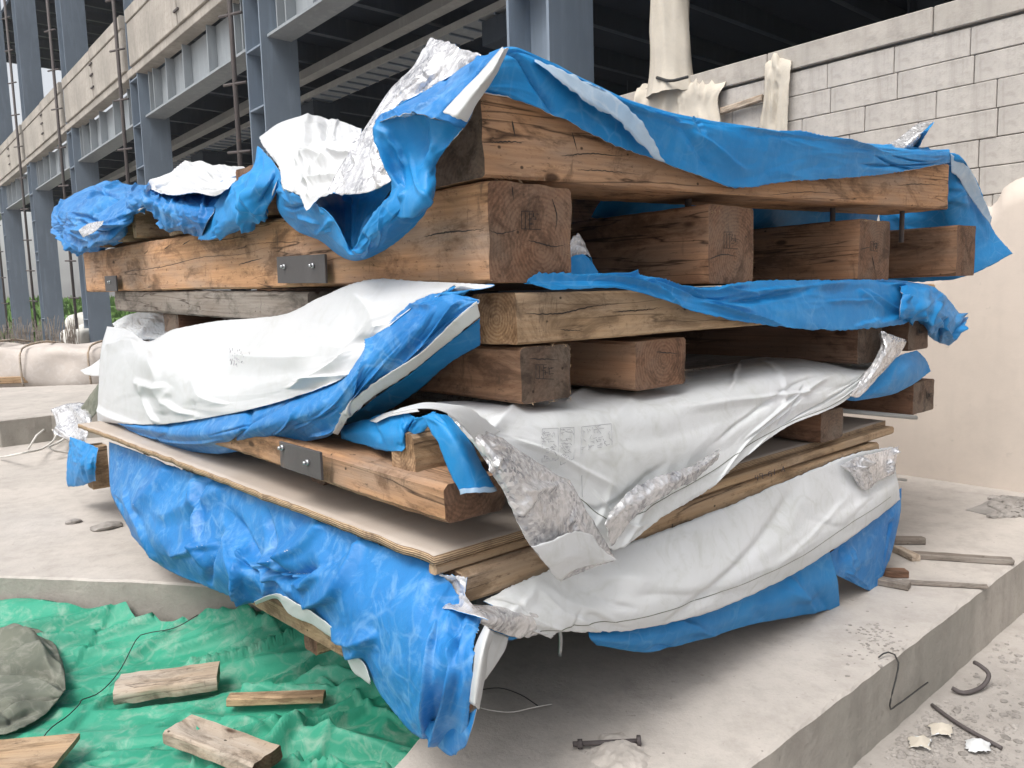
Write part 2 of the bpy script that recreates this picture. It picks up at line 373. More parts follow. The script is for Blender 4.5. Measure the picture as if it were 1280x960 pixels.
def sheet(name, rows, mats, parent=None, wr=.010, fs=6., ft=6., ang=0., seed=0, res=.009, rag=.004, thick=.0016, flute=None, keep=None, uniform=False, folds=None, lines=(), **tg):
    rows = [[pt(p) for p in r] for r in rows]
    L = max(sum((b-a).length for a, b in zip(r[:-1], r[1:])) for r in rows)
    H = max(sum((rows[i+1][min(j, len(rows[i+1])-1)]-rows[i][min(j, len(rows[i])-1)]).length for i in range(len(rows)-1)) for j in range(min(len(r) for r in rows)))
    n = int(min(300, max(10, L/res))); mm = int(min(160, max(6, H/res)))
    SR = [(uspline if uniform else spline)(r, n) for r in rows]
    cols = [uspline([sr[i] for sr in SR], mm) for i in range(n+1)]
    G = [[cols[i][j] for i in range(n+1)] for j in range(mm+1)]
    ca, sa = math.cos(ang), math.sin(ang); out = []
    FL = []
    for (x0, y0, x1, y1, am, wd) in lines: FL.append((x0*L, y0*H, x1*L, y1*H, am, wd))
    if folds:
        cnt, amp, wid, am_, asp = folds; rf = random.Random(seed*13+5)
        for _ in range(cnt):
            cx, cy = rf.uniform(0, L), rf.uniform(0, H); an = math.radians(rf.gauss(am_, asp)); ln = rf.uniform(.25, .8)*max(H, .35*L)*.5
            FL.append((cx-math.cos(an)*ln, cy-math.sin(an)*ln, cx+math.cos(an)*ln, cy+math.sin(an)*ln, amp*rf.uniform(.35, 1)*rf.choice((1, 1, -1)), wid*rf.uniform(.5, 1.5)))
    FL = [(a0, b0, a1-a0, b1-b0, (a1-a0)**2+(b1-b0)**2+1e-9, am, wd) for a0, b0, a1, b1, am, wd in FL]
    for j in range(mm+1):
        row = []
        for i in range(n+1):
            p = G[j][i]
            tx = G[j][min(i+1, n)]-G[j][max(i-1, 0)]; ty = G[min(j+1, mm)][i]-G[max(j-1, 0)][i]
            nn = tx.cross(ty)
            nn = nn.normalized() if nn.length > 1e-9 else Vector((0, -1, 0))
            if nn.dot(Vector((0, 0, CAMH))-p) < 0: nn = -nn
            x, y = i/n*L, j/mm*H
            a, b = (x*ca+y*sa)*fs, (-x*sa+y*ca)*ft
            q = Vector((a, b, seed*7.3)); wq = Vector((noise.noise(q*.5), noise.noise(q*.5+Vector((9, 2, 1))), 0))*.9
            vd = noise.voronoi(q*.9+wq)[0]; vd2 = noise.voronoi(q*2.3+wq*1.5)[0]
            h = ridge(q+wq)*.5 + (vd[1]-vd[0]-.35)*.7 + (vd2[1]-vd2[0]-.35)*.22 + ridge(q*2.2+wq+Vector((3, 1, 0)))*.10 + noise.noise(q*.45)*.8
            if flute: h += flute[0]/wr*math.sin(x*flute[1]+3*noise.noise(Vector((x*2, 0, seed))))*(j/mm)
            for (fx, fy, dx_, dy_, l2, am, wd) in FL:
                u_ = ((x-fx)*dx_+(y-fy)*dy_)/l2
                if u_ < -.1 or u_ > 1.1: continue
                sgn = ((x-fx)*dy_-(y-fy)*dx_)/math.sqrt(l2); sgn += .012*noise.noise(Vector((u_*4, fx*9, fy*5))); dd = abs(sgn)
                k_ = wd*(.45 if sgn > 0 else 1.0)
                if dd < k_:
                    q_ = 1-dd/k_; h += am/wr*q_*q_*(1.6-.6*q_)*max(0, min(1, (u_+.1)*5, (1.1-u_)*5))
            e = min(i, n-i)*L/n; e2 = min(j, mm-j)*H/mm; em = min(1, .35+min(e, e2)/.05)
            p2 = p+nn*(h*wr*em)
            if rag and (j in (0, mm) or i in (0, n)):
                p2 = p2 + (ty.normalized() if j in (0, mm) and ty.length > 0 else tx.normalized() if tx.length > 0 else Vector())*(noise.noise(Vector((x*45, y*45, seed+2)))+noise.noise(Vector((x*12, y*12, seed))))*rag
            row.append(p2)
        out.append(row)
    org = out[0][0].copy() if not parent else WL[parent.name].to_translation()
    vs = [tuple(p-org) for r in out for p in r]
    fc = []
    for j in range(mm):
        for i in range(n):
            fc.append((j*(n+1)+i, j*(n+1)+i+1, (j+1)*(n+1)+i+1, (j+1)*(n+1)+i))
    me = bpy.data.meshes.new(name); me.from_pydata(vs, [], fc)
    # front side = towards the camera's side of the sheet
    eye = Vector((0, 0, CAMH))-org; vote = sum(p_.area*p_.normal.dot((eye-p_.center).normalized()) for p_ in me.polygons)
    if vote < 0: me.flip_normals()
    if keep: SURF[keep] = (out, n, mm)
    ml = mats if isinstance(mats, (list, tuple)) else [mats, mats]
    o = link(name, me, list(ml), parent, Matrix.Translation(org))
    md = o.modifiers.new('thickness', 'SOLIDIFY'); md.thickness = thick; md.offset = -1; md.material_offset = 1; md.material_offset_rim = 1
    return tag(o, **tg) if tg else o
def prism(name, poly, z0, z1, m_, parent=None, jit=.004, step=.05, bev=.012, side=None, **tg):
    pts = []
    for a, b in zip(poly, poly[1:]+poly[:1]):
        a, b = Vector(a[:2]), Vector(b[:2]); k = max(1, min(160, int((b-a).length/step)))
        for i in range(k): 
            q = a+(b-a)*i/k; pts.append(q+Vector((noise.noise(Vector((q.x*9, q.y*9, 1))), noise.noise(Vector((q.x*9, q.y*9, 5)))))*jit)
    n = len(pts); vs = [(p.x, p.y, z0) for p in pts]+[(p.x, p.y, z1-bev) for p in pts]
    cen = sum(pts, Vector((0, 0)))/n
    ins = []
    for i, p in enumerate(pts):
        t = (pts[(i+1) % n]-pts[i-1]).normalized(); nn = Vector((-t.y, t.x)); ins.append(nn)
    ar = sum(pts[i].x*pts[(i+1) % n].y-pts[(i+1) % n].x*pts[i].y for i in range(n))
    sg = 1 if ar > 0 else -1
    for p, q in zip(pts, ins):
        k = bev*(1+.7*noise.noise(Vector((p.x*25, p.y*25, 3)))+4*max(0, noise.noise(Vector((p.x*5, p.y*5, 8)))-.3)); vs.append((p.x+q.x*sg*k, p.y+q.y*sg*k, z1))
    fs = [(i, (i+1) % n, n+(i+1) % n, n+i) for i in range(n)]+[(n+i, n+(i+1) % n, 2*n+(i+1) % n, 2*n+i) for i in range(n)]
    k = len(fs); fs.append(tuple(range(2*n, 3*n))); fs.append(tuple(range(n))[::-1])
    me = bpy.data.meshes.new(name); me.from_pydata(vs, [], fs)
    mats = [m_, side or m_]
    o = link(name, me, mats, parent, smooth=False)
    for i in range(n): me.polygons[i].material_index = 1
    bm = bmesh.new(); bm.from_mesh(me); bmesh.ops.recalc_face_normals(bm, faces=bm.faces); bm.to_mesh(me); bm.free()
    return tag(o, **tg) if tg else o
def rock(name, p, r, m_, parent=None, sq=.7, **tg):
    bm = bmesh.new(); bmesh.ops.create_icosphere(bm, subdivisions=2, radius=1); s_ = random.random()*99
    for vv in bm.verts:
        d = 1+.35*noise.noise(vv.co*1.4+Vector((s_, 0, 0))); vv.co = Vector((vv.co.x*d*r*random.uniform(.95, 1.05), vv.co.y*d*r*.8, vv.co.z*d*r*sq))
    me = bpy.data.meshes.new(name); bm.to_mesh(me); bm.free()
    o = link(name, me, m_, parent, Matrix.Translation(p) @ Matrix.Rotation(s_, 4, 'Z'), smooth=False); return tag(o, **tg) if tg else o
def stroke_mesh(name, lines, r, m_, parent, org):
    """thin flat ink lines joined in one mesh; lines = lists of world points"""
    bm = bmesh.new()
    for ln in lines:
        for a, b in zip(ln[:-1], ln[1:]):
            d = (b-a)
            if d.length < 1e-6: continue
            nrm = (Vector((0, 0, CAMH))-a).normalized(); s_ = d.cross(nrm).normalized()*r; e = d.normalized()*r*.5
            q = [bm.verts.new(x-org) for x in (a-s_-e, b-s_+e, b+s_+e, a+s_-e)]
            bm.faces.new(q)
    me = bpy.data.meshes.new(name); bm.to_mesh(me); bm.free()
    return link(name, me, m_, parent, Matrix.Translation(org), smooth=False)

# ================================================================ SETTING
ZS = .267
# lower ground out to the horizon
gm = bpy.data.meshes.new('ground'); gm.from_pydata([(-290, -30, 0), (200, -30, 0), (200, 400, 0), (-290, 400, 0)], [], [(0, 1, 2, 3)])
tag(link('ground', gm, 'ground', smooth=False), kind='structure')
# concrete slab the stack stands on
edge = lambda a, b=-.33: tuple(S(a, b, 0)[:2])
slab = [(-14, 5.2), (-4.6, 3.78), (-2.43, 3.49), (-1.64, 3.36), (-.70, 3.12), (-.30, 2.98), (-.10, 2.80), (-.06, 2.62), (-.35, 1.91), (-.62, 1.2), edge(-.8), edge(2.66), edge(6.5), tuple(S(9, 4, 0)[:2]), tuple(S(9, 9, 0)[:2]), (-14, 16)]
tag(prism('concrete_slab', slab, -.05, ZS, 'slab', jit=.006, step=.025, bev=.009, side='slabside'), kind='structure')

# ---------------------------------------------------------------- top-left terrain bits
# raised platform
zp = .52
pl = [tuple(pt(q)[:2]) for q in ((-420, 545, 'Z', zp), (0, 525, 'Z', zp), (63, 518, 'Z', zp), (160, 512, 'Z', zp), (300, 500, 'Z', zp), (300, 474, 'Z', zp), (123, 480, 'Z', zp), (-420, 500, 'Z', zp))]
tag(prism('concrete_platform', pl, .2, zp, 'slab', jit=.02, step=.12, side='slabside'), kind='structure')
gr = [tuple(pt(q)[:2]) for q in ((-900, 412, 'Z', .06), (-100, 408, 'Z', .06), (350, 404, 'Z', .06), (600, 383, 'Z', .06), (-900, 399, 'Z', .06))]
def grass_bank():
    bm = bmesh.new(); rnd = random.Random(5)
    c = B(44, -4, 0)
    for i in range(9000):
        s_, t_ = rnd.uniform(36, 75), rnd.uniform(-14, 30); p = B(s_, t_, .1+1.9*max(0, min(1, (s_-40)/18)) + .3*noise.noise(Vector((s_*.3, t_*.3, 0))))
        a = rnd.uniform(0, 6.28); w_ = rnd.uniform(.12, .3); h_ = rnd.uniform(.2, .6); d = Vector((math.cos(a), math.sin(a), 0))*w_
        bm.faces.new([bm.verts.new(x) for x in (p-d, p+d, p+Vector((rnd.uniform(-.1, .1), rnd.uniform(-.1, .1), h_)))])
    me = bpy.data.meshes.new('grass'); bm.to_mesh(me); bm.free(); tag(link('grass', me, 'grass', smooth=False), 'bright green grass on the bank beyond the steel frame', 'grass', kind='stuff')
    vs, fs = [], []
    for i in range(41):
        for j in range(31):
            s_, t_ = 36+i, -16+j*1.6; q = B(s_, t_, -.05+1.9*max(0, min(1, (s_-40)/18)) + .3*noise.noise(Vector((s_*.3, t_*.3, 0)))); vs.append(tuple(q))
    for i in range(40):
        for j in range(30): fs.append((i*31+j, i*31+j+1, (i+1)*31+j+1, (i+1)*31+j))
    me = bpy.data.meshes.new('earth_bank'); me.from_pydata(vs, [], fs); tag(link('earth_bank', me, 'grass'), kind='structure')
grass_bank()

# ================================================================ STEEL FRAMED BUILDING
bld = empty('steel_frame_building', B(0, 0, 0), 'long unfinished steel frame building with grey columns and concrete parapet panels', 'building')
SP = 6.33; NB = 6
def hcol(s, t, z0, z1, w_=.60, m_='steel', parent=bld, stiff=()):
    bm = bmesh.new()
    def bx(a0, a1, b0, b1, c0, c1):
        r = bmesh.ops.create_cube(bm, size=1)
        for vv in r['verts']: vv.co = Vector((a0+(vv.co.x+.5)*(a1-a0), b0+(vv.co.y+.5)*(b1-b0), c0+(vv.co.z+.5)*(c1-c0)))
    h = w_/2; f = .035
    bx(-h, -h+f, -h, h, 0, z1-z0); bx(h-f, h, -h, h, 0, z1-z0); bx(-h+f, h-f, -.012, .012, 0, z1-z0)
    for z in stiff: bx(-h+f, h-f, -h+.004, -.012, z, z+.03); bx(-h+f, h-f, .012, h-.004, z, z+.03)
    me = bpy.data.meshes.new('column'); bm.to_mesh(me); bm.free()
    return link('column', me, m_, parent, frame(B(s, t, z0), Vector((W2.x, W2.y, 0)), Vector((T2.x, T2.y, 0)), Z3), smooth=False)
for n_ in range(-1, NB+1):
    hcol(SP*n_, .3, 0, 15.5, stiff=(1.2, 3.2, 3.5, 4.55, 5.45, 6.4))
for n_ in range(-1, NB+1):
    for t_ in ((9.5, 19) if n_ > 2 else (9.5,)): hcol(SP*n_, t_, 0, 15.5, m_='inner')
for n_ in range(-1, NB):
    a, b = SP*n_+.31, SP*(n_+1)-.31
    bbox('girder_web', a, b, .285, .315, 5.62, 6.46, 'girder', bld)
    bbox('girder_bottom_flange', a-.0, b+.0, .10, .50, 5.575, 5.617, 'girder', bld)
    for k, ss in enumerate((a+.35, a+.65, a+1.9, a+3.2, b-1.5, b-.65, b-.35)):
        bbox('stiffener', ss, ss+.03, .12, .283, 5.62, 6.45, 'girder', bld)
    # slab edge and two parapet panels per bay
    bbox('floor_edge', SP*n_+.32 if False else SP*n_-.02, SP*(n_+1)-.04, -.02, .26, 6.49, 6.66, 'panel', bld, bev=.01)
    mid = SP*n_+SP*.5
    for (p0, p1) in ((SP*n_+.36, mid-.03), (mid+.03, SP*(n_+1)-.02)):
        bbox('parapet_panel', p0, p1, -.06, .10, 6.663, 7.55, 'panel', bld, bev=.012)
        bbox('parapet_coping', p0, p1, -.085, .13, 7.553, 7.84-random.uniform(0, .06), 'panel', bld, bev=.012)
    for z in (6.9, 7.2, 7.45): bbox('panel_clip', mid-.16, mid+.10, -.09, -.064, z, z+.035, 'rusty', bld)
# floor deck over the ground storey, with joists under it, roof with purlins
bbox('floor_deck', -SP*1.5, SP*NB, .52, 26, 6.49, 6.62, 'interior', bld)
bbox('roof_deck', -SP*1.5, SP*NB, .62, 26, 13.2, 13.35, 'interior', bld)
k = -SP*1.4
while k < SP*NB:
    bbox('joist', k, k+.12, .62, 25, 6.14, 6.487, 'inner', bld); k += 1.58
k = -SP*1.4
while k < SP*NB:
    bbox('purlin', k, k+.12, .62, 25, 12.86, 13.197, 'inner', bld); k += 1.58
bbox('roof_edge_beam', -SP*1.5, SP*NB, .1, .5, 12.7, 13.6, 'steel', bld) if False else None
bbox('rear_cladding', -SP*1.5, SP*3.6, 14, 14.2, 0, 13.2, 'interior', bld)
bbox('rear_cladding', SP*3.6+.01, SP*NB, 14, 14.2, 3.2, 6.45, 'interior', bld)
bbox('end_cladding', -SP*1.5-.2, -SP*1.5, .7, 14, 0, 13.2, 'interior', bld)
for n_ in range(2, NB+1):
    for z in (3.0, 8.7, 10.2, 11.6): bbox('tie_beam', SP*n_-.07, SP*n_+.07, 9.8, 18.7, z, z+.14, 'inner', bld)
for t_ in (9.5, 19):
    for z in (6.0, 9.6, 11.0): bbox('long_beam', SP*2, SP*NB, t_-.1, t_+.1, z, z+.3, 'inner', bld)
for n_, t0 in ((5, 9.6), (4, 9.6)):
    tube('brace', [B(SP*n_, t0, 7), B(SP*(n_+1), t0, 12.6)], .07, 'inner', bld)
    tube('brace', [B(SP*(n_+1), t0, 7), B(SP*n_, t0, 12.6)], .07, 'inner', bld)
# pale tray beam running inside, with ladder tray under it
tr = empty('cable_tray', B(0, 2, 5.9), 'pale long beam with a ladder tray below it, inside the steel frame', 'cable tray')
bbox('rail', -2, SP*5, 2.0, 2.22, 5.86, 6.02, 'light', tr)
bbox('side_rail', -2, SP*5, 2.25, 2.29, 5.60, 5.70, 'light', tr); bbox('side_rail', -2, SP*5, 2.75, 2.79, 5.60, 5.70, 'light', tr)
bbox('tray_plate', -2, SP*5, 2.29, 2.75, 5.60, 5.612, 'girder', tr)
rm = boxmesh('rung', (.035, .46, .03))
for i in range(80):
    link('rung', rm, 'steel', tr, frame(B(-1.5+i*.36, 2.29, 5.568), Vector((W2.x, W2.y, 0)), Vector((T2.x, T2.y, 0)), Z3), smooth=False)
for n_ in range(0, 5): bbox('hanger_box', SP*n_+2.6, SP*n_+3.5, 2.3, 2.9, 5.2, 5.54, 'inner', tr)
# posts with stub bars outside each column
for n_ in range(1, NB):
    e = empty('climbing_post', B(SP*n_+.42, -.32, 0), ['', 'rusty climbing post beside the column behind the white tarp lobe', 'rusty climbing post at the second column from the stack, left of the white lobe', 'rusty climbing post beside the third column from the stack', 'rusty climbing post beside the fourth column from the stack', 'farthest rusty climbing post, at the left edge of the photo'][n_], 'post', 'climbing posts along the steel columns')
    tube('pole', [B(SP*n_+.38, -.17, 0), B(SP*n_+.38, -.17, 12.6)], .04, 'rusty', e)
    z = .8
    while z < 12.4:
        tube('stub_bar', [B(SP*n_+.62, -.26, z), B(SP*n_+.12, -.10, z-.03)], .024, 'rusty', e, seg=5); z += 1.05
# block wall with coping, right
wall = empty('block_wall', B(-2, 0, .2), 'pale aerated concrete block wall with a flat coping, right of the stack', 'wall')
bbox('backing', -7, -.32, .03, .19, .1, 3.03, 'mortar', wall)
BH, BL, J = .165, .44, .004
blk = {}
def bmesh_block(L):
    if L not in blk:
        blk[L] = boxmesh('block', (L-J, .165, BH-J), .004)
    return blk[L]
zr = 3.02-BH; row = 0
while zr > 1.35:
    s_ = -.35-(.22 if row % 2 else .05)-(random.uniform(-.05, .05))
    cells = [(-.33, s_)] if False else []
    while s_ > -6.6:
        L = BL if random.random() < .86 else random.choice((.27, .33))
        o = link('block', bmesh_block(L), 'aac', wall, frame(B(s_-L, random.uniform(-.003, .004), zr+random.uniform(-.001, .001)), Vector((W2.x, W2.y, 0)), Vector((T2.x, T2.y, 0)), Z3), smooth=False)
        s_ -= L
    zr -= BH; row += 1
s_ = -.32
while s_ > -6.6:
    L = 1.12; bbox('coping', s_-L+.006, s_, -.018, .20, 3.033+random.uniform(0, .004), 3.19, 'panel', wall, bev=.006); s_ -= L
# plaster coat over the lower wall
def plaster():
    top = [(-6.8, 2.10), (-4.16, 2.10), (-4.10, 2.07), (-4.06, 1.98), (-3.93, 1.95), (-3.88, 1.80), (-3.78, 1.62), (-3.6, 1.55), (-3.2, 1.45), (-2, 1.36), (-.35, 1.3)]
    vs, fs, n = [], [], 160
    n = 420; P = []
    for i in range(n+1):
        x = top[0][0]+(top[-1][0]-top[0][0])*i/n
        for (a, b), (c, d) in zip(top[:-1], top[1:]):
            if a <= x <= c: P.append(Vector((x, b+(d-b)*(x-a)/(c-a), 0))); break
        else: P.append(Vector((x, top[-1][1], 0)))
    K = 14
    for i, q in enumerate(P):
        zt = q.y+noise.noise(Vector((q.x*5, 0, 0)))*.03+noise.noise(Vector((q.x*14, 0, 0)))*.02+noise.noise(Vector((q.x*45, 0, 0)))*.02
        for j in range(K+1):
            z = .05+(zt-.05)*j/K; b = .012+.004*noise.noise(Vector((q.x*1.7, z*1.7, 3)))
            vs.append(tuple(B(q.x, -b-.006, z)))
        vs.append(tuple(B(q.x, .012, zt-.01)))
    k = K+2
    for i in range(n):
        for j in range(k-1): fs.append((i*k+j, i*k+j+1, (i+1)*k+j+1, (i+1)*k+j))
    me = bpy.data.meshes.new('plaster_coat'); me.from_pydata(vs, [], fs)
    link('plaster_coat', me, 'plaster', wall)
plaster()
# ================================================================ THE STACK
# --- bottom base: plywood, edge battens, skid
base = empty('plywood_pallet', S(1.1, 1.5, ZS), 'large dusty plywood deck on battens at the bottom of the stack', 'pallet')
def plydeck():
    P = [('S', -.15, .02, .93), ('S', 2.27, .06, .926), ('S', 2.3, 3.2, .93), ('S', -.2, 3.2, .90)]
    A_, B_, C_, D_ = [pt(p) for p in P]
    n, m_ = 90, 110; vs, fs = [], []
    for i in range(n+1):
        for j in range(m_+1):
            s_, t_ = i/n, j/m_; p = (A_*(1-s_)+B_*s_)*(1-t_)+(D_*(1-s_)+C_*s_)*t_
            p = p+Vector((0, 0, .004*noise.noise(p*1.7)))
            if i == 0: p = p+V3*(.010*noise.noise(Vector((t_*34, 1, 0)))+.012*max(0, noise.noise(Vector((t_*90, 1, 0)))-.2))
            if j == 0: p = p+U3*.003*noise.noise(Vector((s_*60, 2, 0)))
            vs.append(tuple(p-S(1.1, 1.5, ZS)))
    for i in range(n):
        for j in range(m_): fs.append((i*(m_+1)+j, (i+1)*(m_+1)+j, (i+1)*(m_+1)+j+1, i*(m_+1)+j+1))
    me = bpy.data.meshes.new('plywood_sheet'); me.from_pydata(vs, [], fs)
    o = link('plywood_sheet', me, ['ply', 'plyedge'], base, Matrix.Translation(S(1.1, 1.5, ZS)))
    md = o.modifiers.new('thickness', 'SOLIDIFY'); md.thickness = .022; md.offset = -1; md.material_offset = 1; md.material_offset_rim = 1; md.use_even_offset = False
    me.set_sharp_from_angle(angle=R(40))
plydeck()
def between(name, px0, px1, back, h, mats, parent, plane='V', off=0, **k):
    """timber whose lower outer edge runs from px0 to px1 on a plane"""
    a, b = pt((px0[0], px0[1], plane, off)), pt((px1[0], px1[1], plane, off)); d = b-a
    dy = U3 if plane == 'V' else V3
    x = d.normalized(); y = (dy-x*dy.dot(x)).normalized()
    if plane == 'V': return timber(name, a, d.length, back, h, mats, parent, dx=x, dy=y, **k)
    # U plane: right-handed frame needs y = -V, so start at the inner side
    return timber(name, a+y*back, d.length, back, h, mats, parent, dx=x, dy=-y, **k)
timber('edge_batten', S(-.14, .025, .880), .62, .03, .022, ['pale', 'pale'], base, dy=U3, rough=.001)
timber('edge_batten', S(.62, .012, .872), 1.62, .05, .030, ['pale', 'pale'], base, dx=V3+Z3*.004, dy=U3, seed=3, rough=.001)
between('lower_batten', (580, 757), (1098, 575), .07, .073, ['pale', 'pine_end'], base, off=.005, seed=8)
for b in (.8, 1.6, 2.4): timber('lower_batten', S(-.08, b, .815), 2.3, .09, .085, ['pale', 'pine_end'], base)
between('skid', (560, 900), (230, 708), .09, .075, ['pale', 'pine_end'], base, plane='U', off=.0, seed=5)
timber('skid_block', S(.02, .98, .300), .09, .10, .075, ['pale', 'pine_end'], base, dx=-U3*-1 if False else V3, dy=U3)
for a in (1.05, 2.05): timber('skid', S(a, .12, .38), 2.8, .1, .09, ['dark', 'dark_end'], base, dx=U3, dy=-V3)
timber('foot', S(1.50, .10, ZS), .10, .16, .19, ['old', 'pine_end'], base)
for a, b in ((2.05, .2), (2.05, 1.6), (1.05, 1.7), (1.05, 2.7), (2.05, 2.6), (.78, 1.3)): timber('foot', S(a-.05, b, ZS), .10, .12, .125, ['old', 'pine_end'], base)
# dark block added under the deck, its colour standing in for shade
cg = empty('dark_filler_block', S(1.1, 1.5, .45), 'dark block added to keep the space under the plywood deck dark', 'load')
box('body', S(.20, .30, .475), (2.0, 2.55, .30), 'dark_fill', cg, bev=.02)
# --- lower pallet (F, G)
lowp = empty('timber_pallet', S(1.2, 1.5, .95), 'lower timber pallet lying on the plywood, its corner timber strapped by a blue tarp', 'pallet', 'timber pallets of the stack')
def utimber(name, pxb, plane_a, L, wd, h, mats, parent, **k):
    pass
F1a = pt((557, 656, 'V', .02)); 
a_far = pt((318, 568, 'U', .16)); 
d = (a_far-F1a); x = Vector((d.x, d.y, d.z)).normalized()
F1 = timber('beam', F1a+V3*.17, 1.42, .17, .088, ['pine', 'pine_end'], lowp, dx=(U3*.995+Z3*.0).normalized(), dy=-V3, seed=12, rough=.004, ch=.012)
for a in (.62, 1.58+.17): timber('beam', S(a, .0, .935), 2.7, .17, .115, ['dark', 'dark_end'], lowp, dx=U3, dy=-V3)
timber('crossbeam', S(-.11, .14, 1.085), 2.6, .10, .10, ['pale', 'ring_end'], lowp, rough=.004)
for b in (1.0, 1.9, 2.6): timber('crossbeam', S(.38, b, 1.075), 2.1, .12, .10, ['dark', 'dark_end'], lowp)
timber('block', S(-.02, .78, .938), .09, .09, .06, ['dark', 'dark_end'], lowp)
timber('block', S(.05, 2.2, .935), .12, .2, .07, ['dark', 'dark_end'], lowp)
def bracket(px, plane, off, L, h, parent, bolts, th=.008, up=True):
    a = pt((px[0][0], px[0][1], plane, off)); b = pt((px[1][0], px[1][1], plane, off)); d = (b-a); L = d.length
    x = d.normalized(); n = (Vector((0, 0, CAMH))-a); y = x.cross(Z3).normalized()
    if y.dot(n) < 0: y = -y
    z = x.cross(y); 
    if z.z < 0: x, a = -x, b; z = x.cross(y)
    o = link('bracket', boxmesh('bracket', (L, th, h), .001), 'bracket', parent, frame(a, x, y, z), smooth=False)
    for (fx, fz) in bolts:
        p = a+x*(L*fx)+z*(h*fz)+y*th; q = p+y*.006
        tube('bolt', [p, q], .0085, 'bolt', o, seg=6); tube('bolt', [q+y*.0005, q+y*.009], .0048, 'bolt', o, seg=8)
    return o
bracket(((405, 600), (354, 583)), 'U', .175, 0, .075, lowp, ((.28, .52), (.9, .8)))
# --- middle pallet (D, E)
midp = empty('timber_pallet', S(1.2, 1.5, 1.24), 'middle timber pallet, long board with growth rings on its end above short square beam ends', 'pallet', 'timber pallets of the stack')
def endbeam(a0, a1, z0, h, L, mats, parent, b0=0, tilt=0, **k):
    x = (U3+Z3*tilt).normalized()
    return timber('beam', S(a1, b0, z0), L, a1-a0, h, mats, parent, dx=x, dy=-V3, **k)
endbeam(.11, .275, 1.245, .135, 2.6, ['mid', 'dark_end'], midp, seed=21)
endbeam(.53, .755, 1.235, .135, 2.6, ['mid', 'pine_end'], midp, seed=22)
endbeam(1.86, 2.07, 1.205, .14, 2.6, ['dark', 'dark_end'], midp, seed=24)
endbeam(2.33, 2.54, 1.225, .145, 2.6, ['dark', 'dark_end'], midp, seed=25)
endbeam(2.4, 2.63, .94, .14, 2.6, ['dark', 'dark_end'], lowp, seed=26)
timber('crossbeam', S(.10, .0, 1.388), 2.5, .17, .122, ['pale', 'ring_end'], midp, dx=V3, dy=U3, seed=31, ch=.006)
for b in (.75, 1.5, 2.25): timber('crossbeam', S(.05, b, 1.385), 2.6, .2, .12, ['dark', 'dark_end'], midp)  # inner crossbeams added to block light between the tiers
# --- top pallet (A, B)
topp = empty('timber_pallet', S(1.4, 1.6, 1.53), 'top timber pallet with four thick stamped beam ends under one long crossbeam', 'pallet', 'timber pallets of the stack')
B1 = timber('beam', S(.285, .0, 1.535), 3.75, .265, .228, ['pine', 'pine_end'], topp, dx=(U3+Z3*.018).normalized(), dy=-V3, seed=41, rough=.004, ch=.007)
endbeam(.87, 1.115, 1.525, .235, 3.3, ['mid', 'pine_end'], topp, seed=42, rough=.003)
endbeam(1.85, 2.12, 1.53, .232, 3.3, ['mid', 'pine_end'], topp, seed=43, rough=.003)
endbeam(2.84, 3.08, 1.545, .235, 3.3, ['mid', 'pine_end'], topp, seed=44, rough=.003)
dA = pt((1185, 262, 'V', 0))-pt((608, 222, 'V', 0))
timber('crossbeam', pt((606, 221, 'V', 0)), dA.length, .28, .198, ['pine', 'dark_end'], topp, dx=dA, dy=U3, seed=51, rough=.004, ch=.006)
timber('crossbeam', S(.0, 1.15, 1.80), 2.7, .2, .17, ['pine', 'pine_end'], topp, dx=(V3+Z3*.02).normalized(), dy=U3)
timber('crossbeam', S(-.01, 2.55, 1.83), 2.7, .06, .19, ['pale', 'pale'], topp); timber('crossbeam', S(-.01, 2.78, 1.83), 2.7, .10, .19, ['pale', 'pale'], topp)
timber('crossbeam', S(.0, 3.2, 1.83), 2.7, .1, .1, ['pine', 'pine'], topp)
timber('plank', S(.03, .93, 1.445), 2.2, .10, .098, ['grey', 'dark_end'], topp, dx=(U3+Z3*.012).normalized(), dy=-V3, seed=61, rough=.004) if False else \
    timber('plank', S(.13, .93, 1.432), 2.25, .10, .105, ['grey', 'grey'], topp, dx=(U3+Z3*.026).normalized(), dy=-V3, seed=61, rough=.004)
timber('chock', S(.03, 2.05, 1.81), .1, .16, .03, ['pale', 'pale'], topp)
for a in (.95, 1.9, 2.55): # bolts bridging beams and crossbeam
    tube('bolt', [S(a, .13, 1.70), S(a, .13, 1.95)], .011, 'rusty', topp, seg=8)
bracket(((410, 354), (350, 354)), 'U', .004, 0, .085, topp, ((.12 if False else .82, .62), (.22, .62)))
bracket(((148, 364), (134, 364)), 'U', .004, 0, .08, topp, ((.5, .6),))
# inner decks added inside the stack to keep the light out
pk = empty('light_block_deck', S(1.2, 1.5, 1.1), 'inner deck panels added to keep light out between the lower and middle pallets, under the white tarp', 'panels')
for i in range(3): box('panel', S(.3, .35, 1.176+i*.0145), (2.0, 2.3, .013), 'grey', pk)
pk2 = empty('light_block_deck', S(1.2, 1.5, 1.51), 'inner deck panel added to keep light out between the middle and top pallets', 'panels')
box('panel', S(.3, .3, 1.511), (2.2, 2.6, .009), 'dark_fill', pk2); 
for i in range(2): box('panel', S(.25, .35, 2.08+i*.022), (2.5, 2.8, .02), 'dark_fill', pk2) if False else None

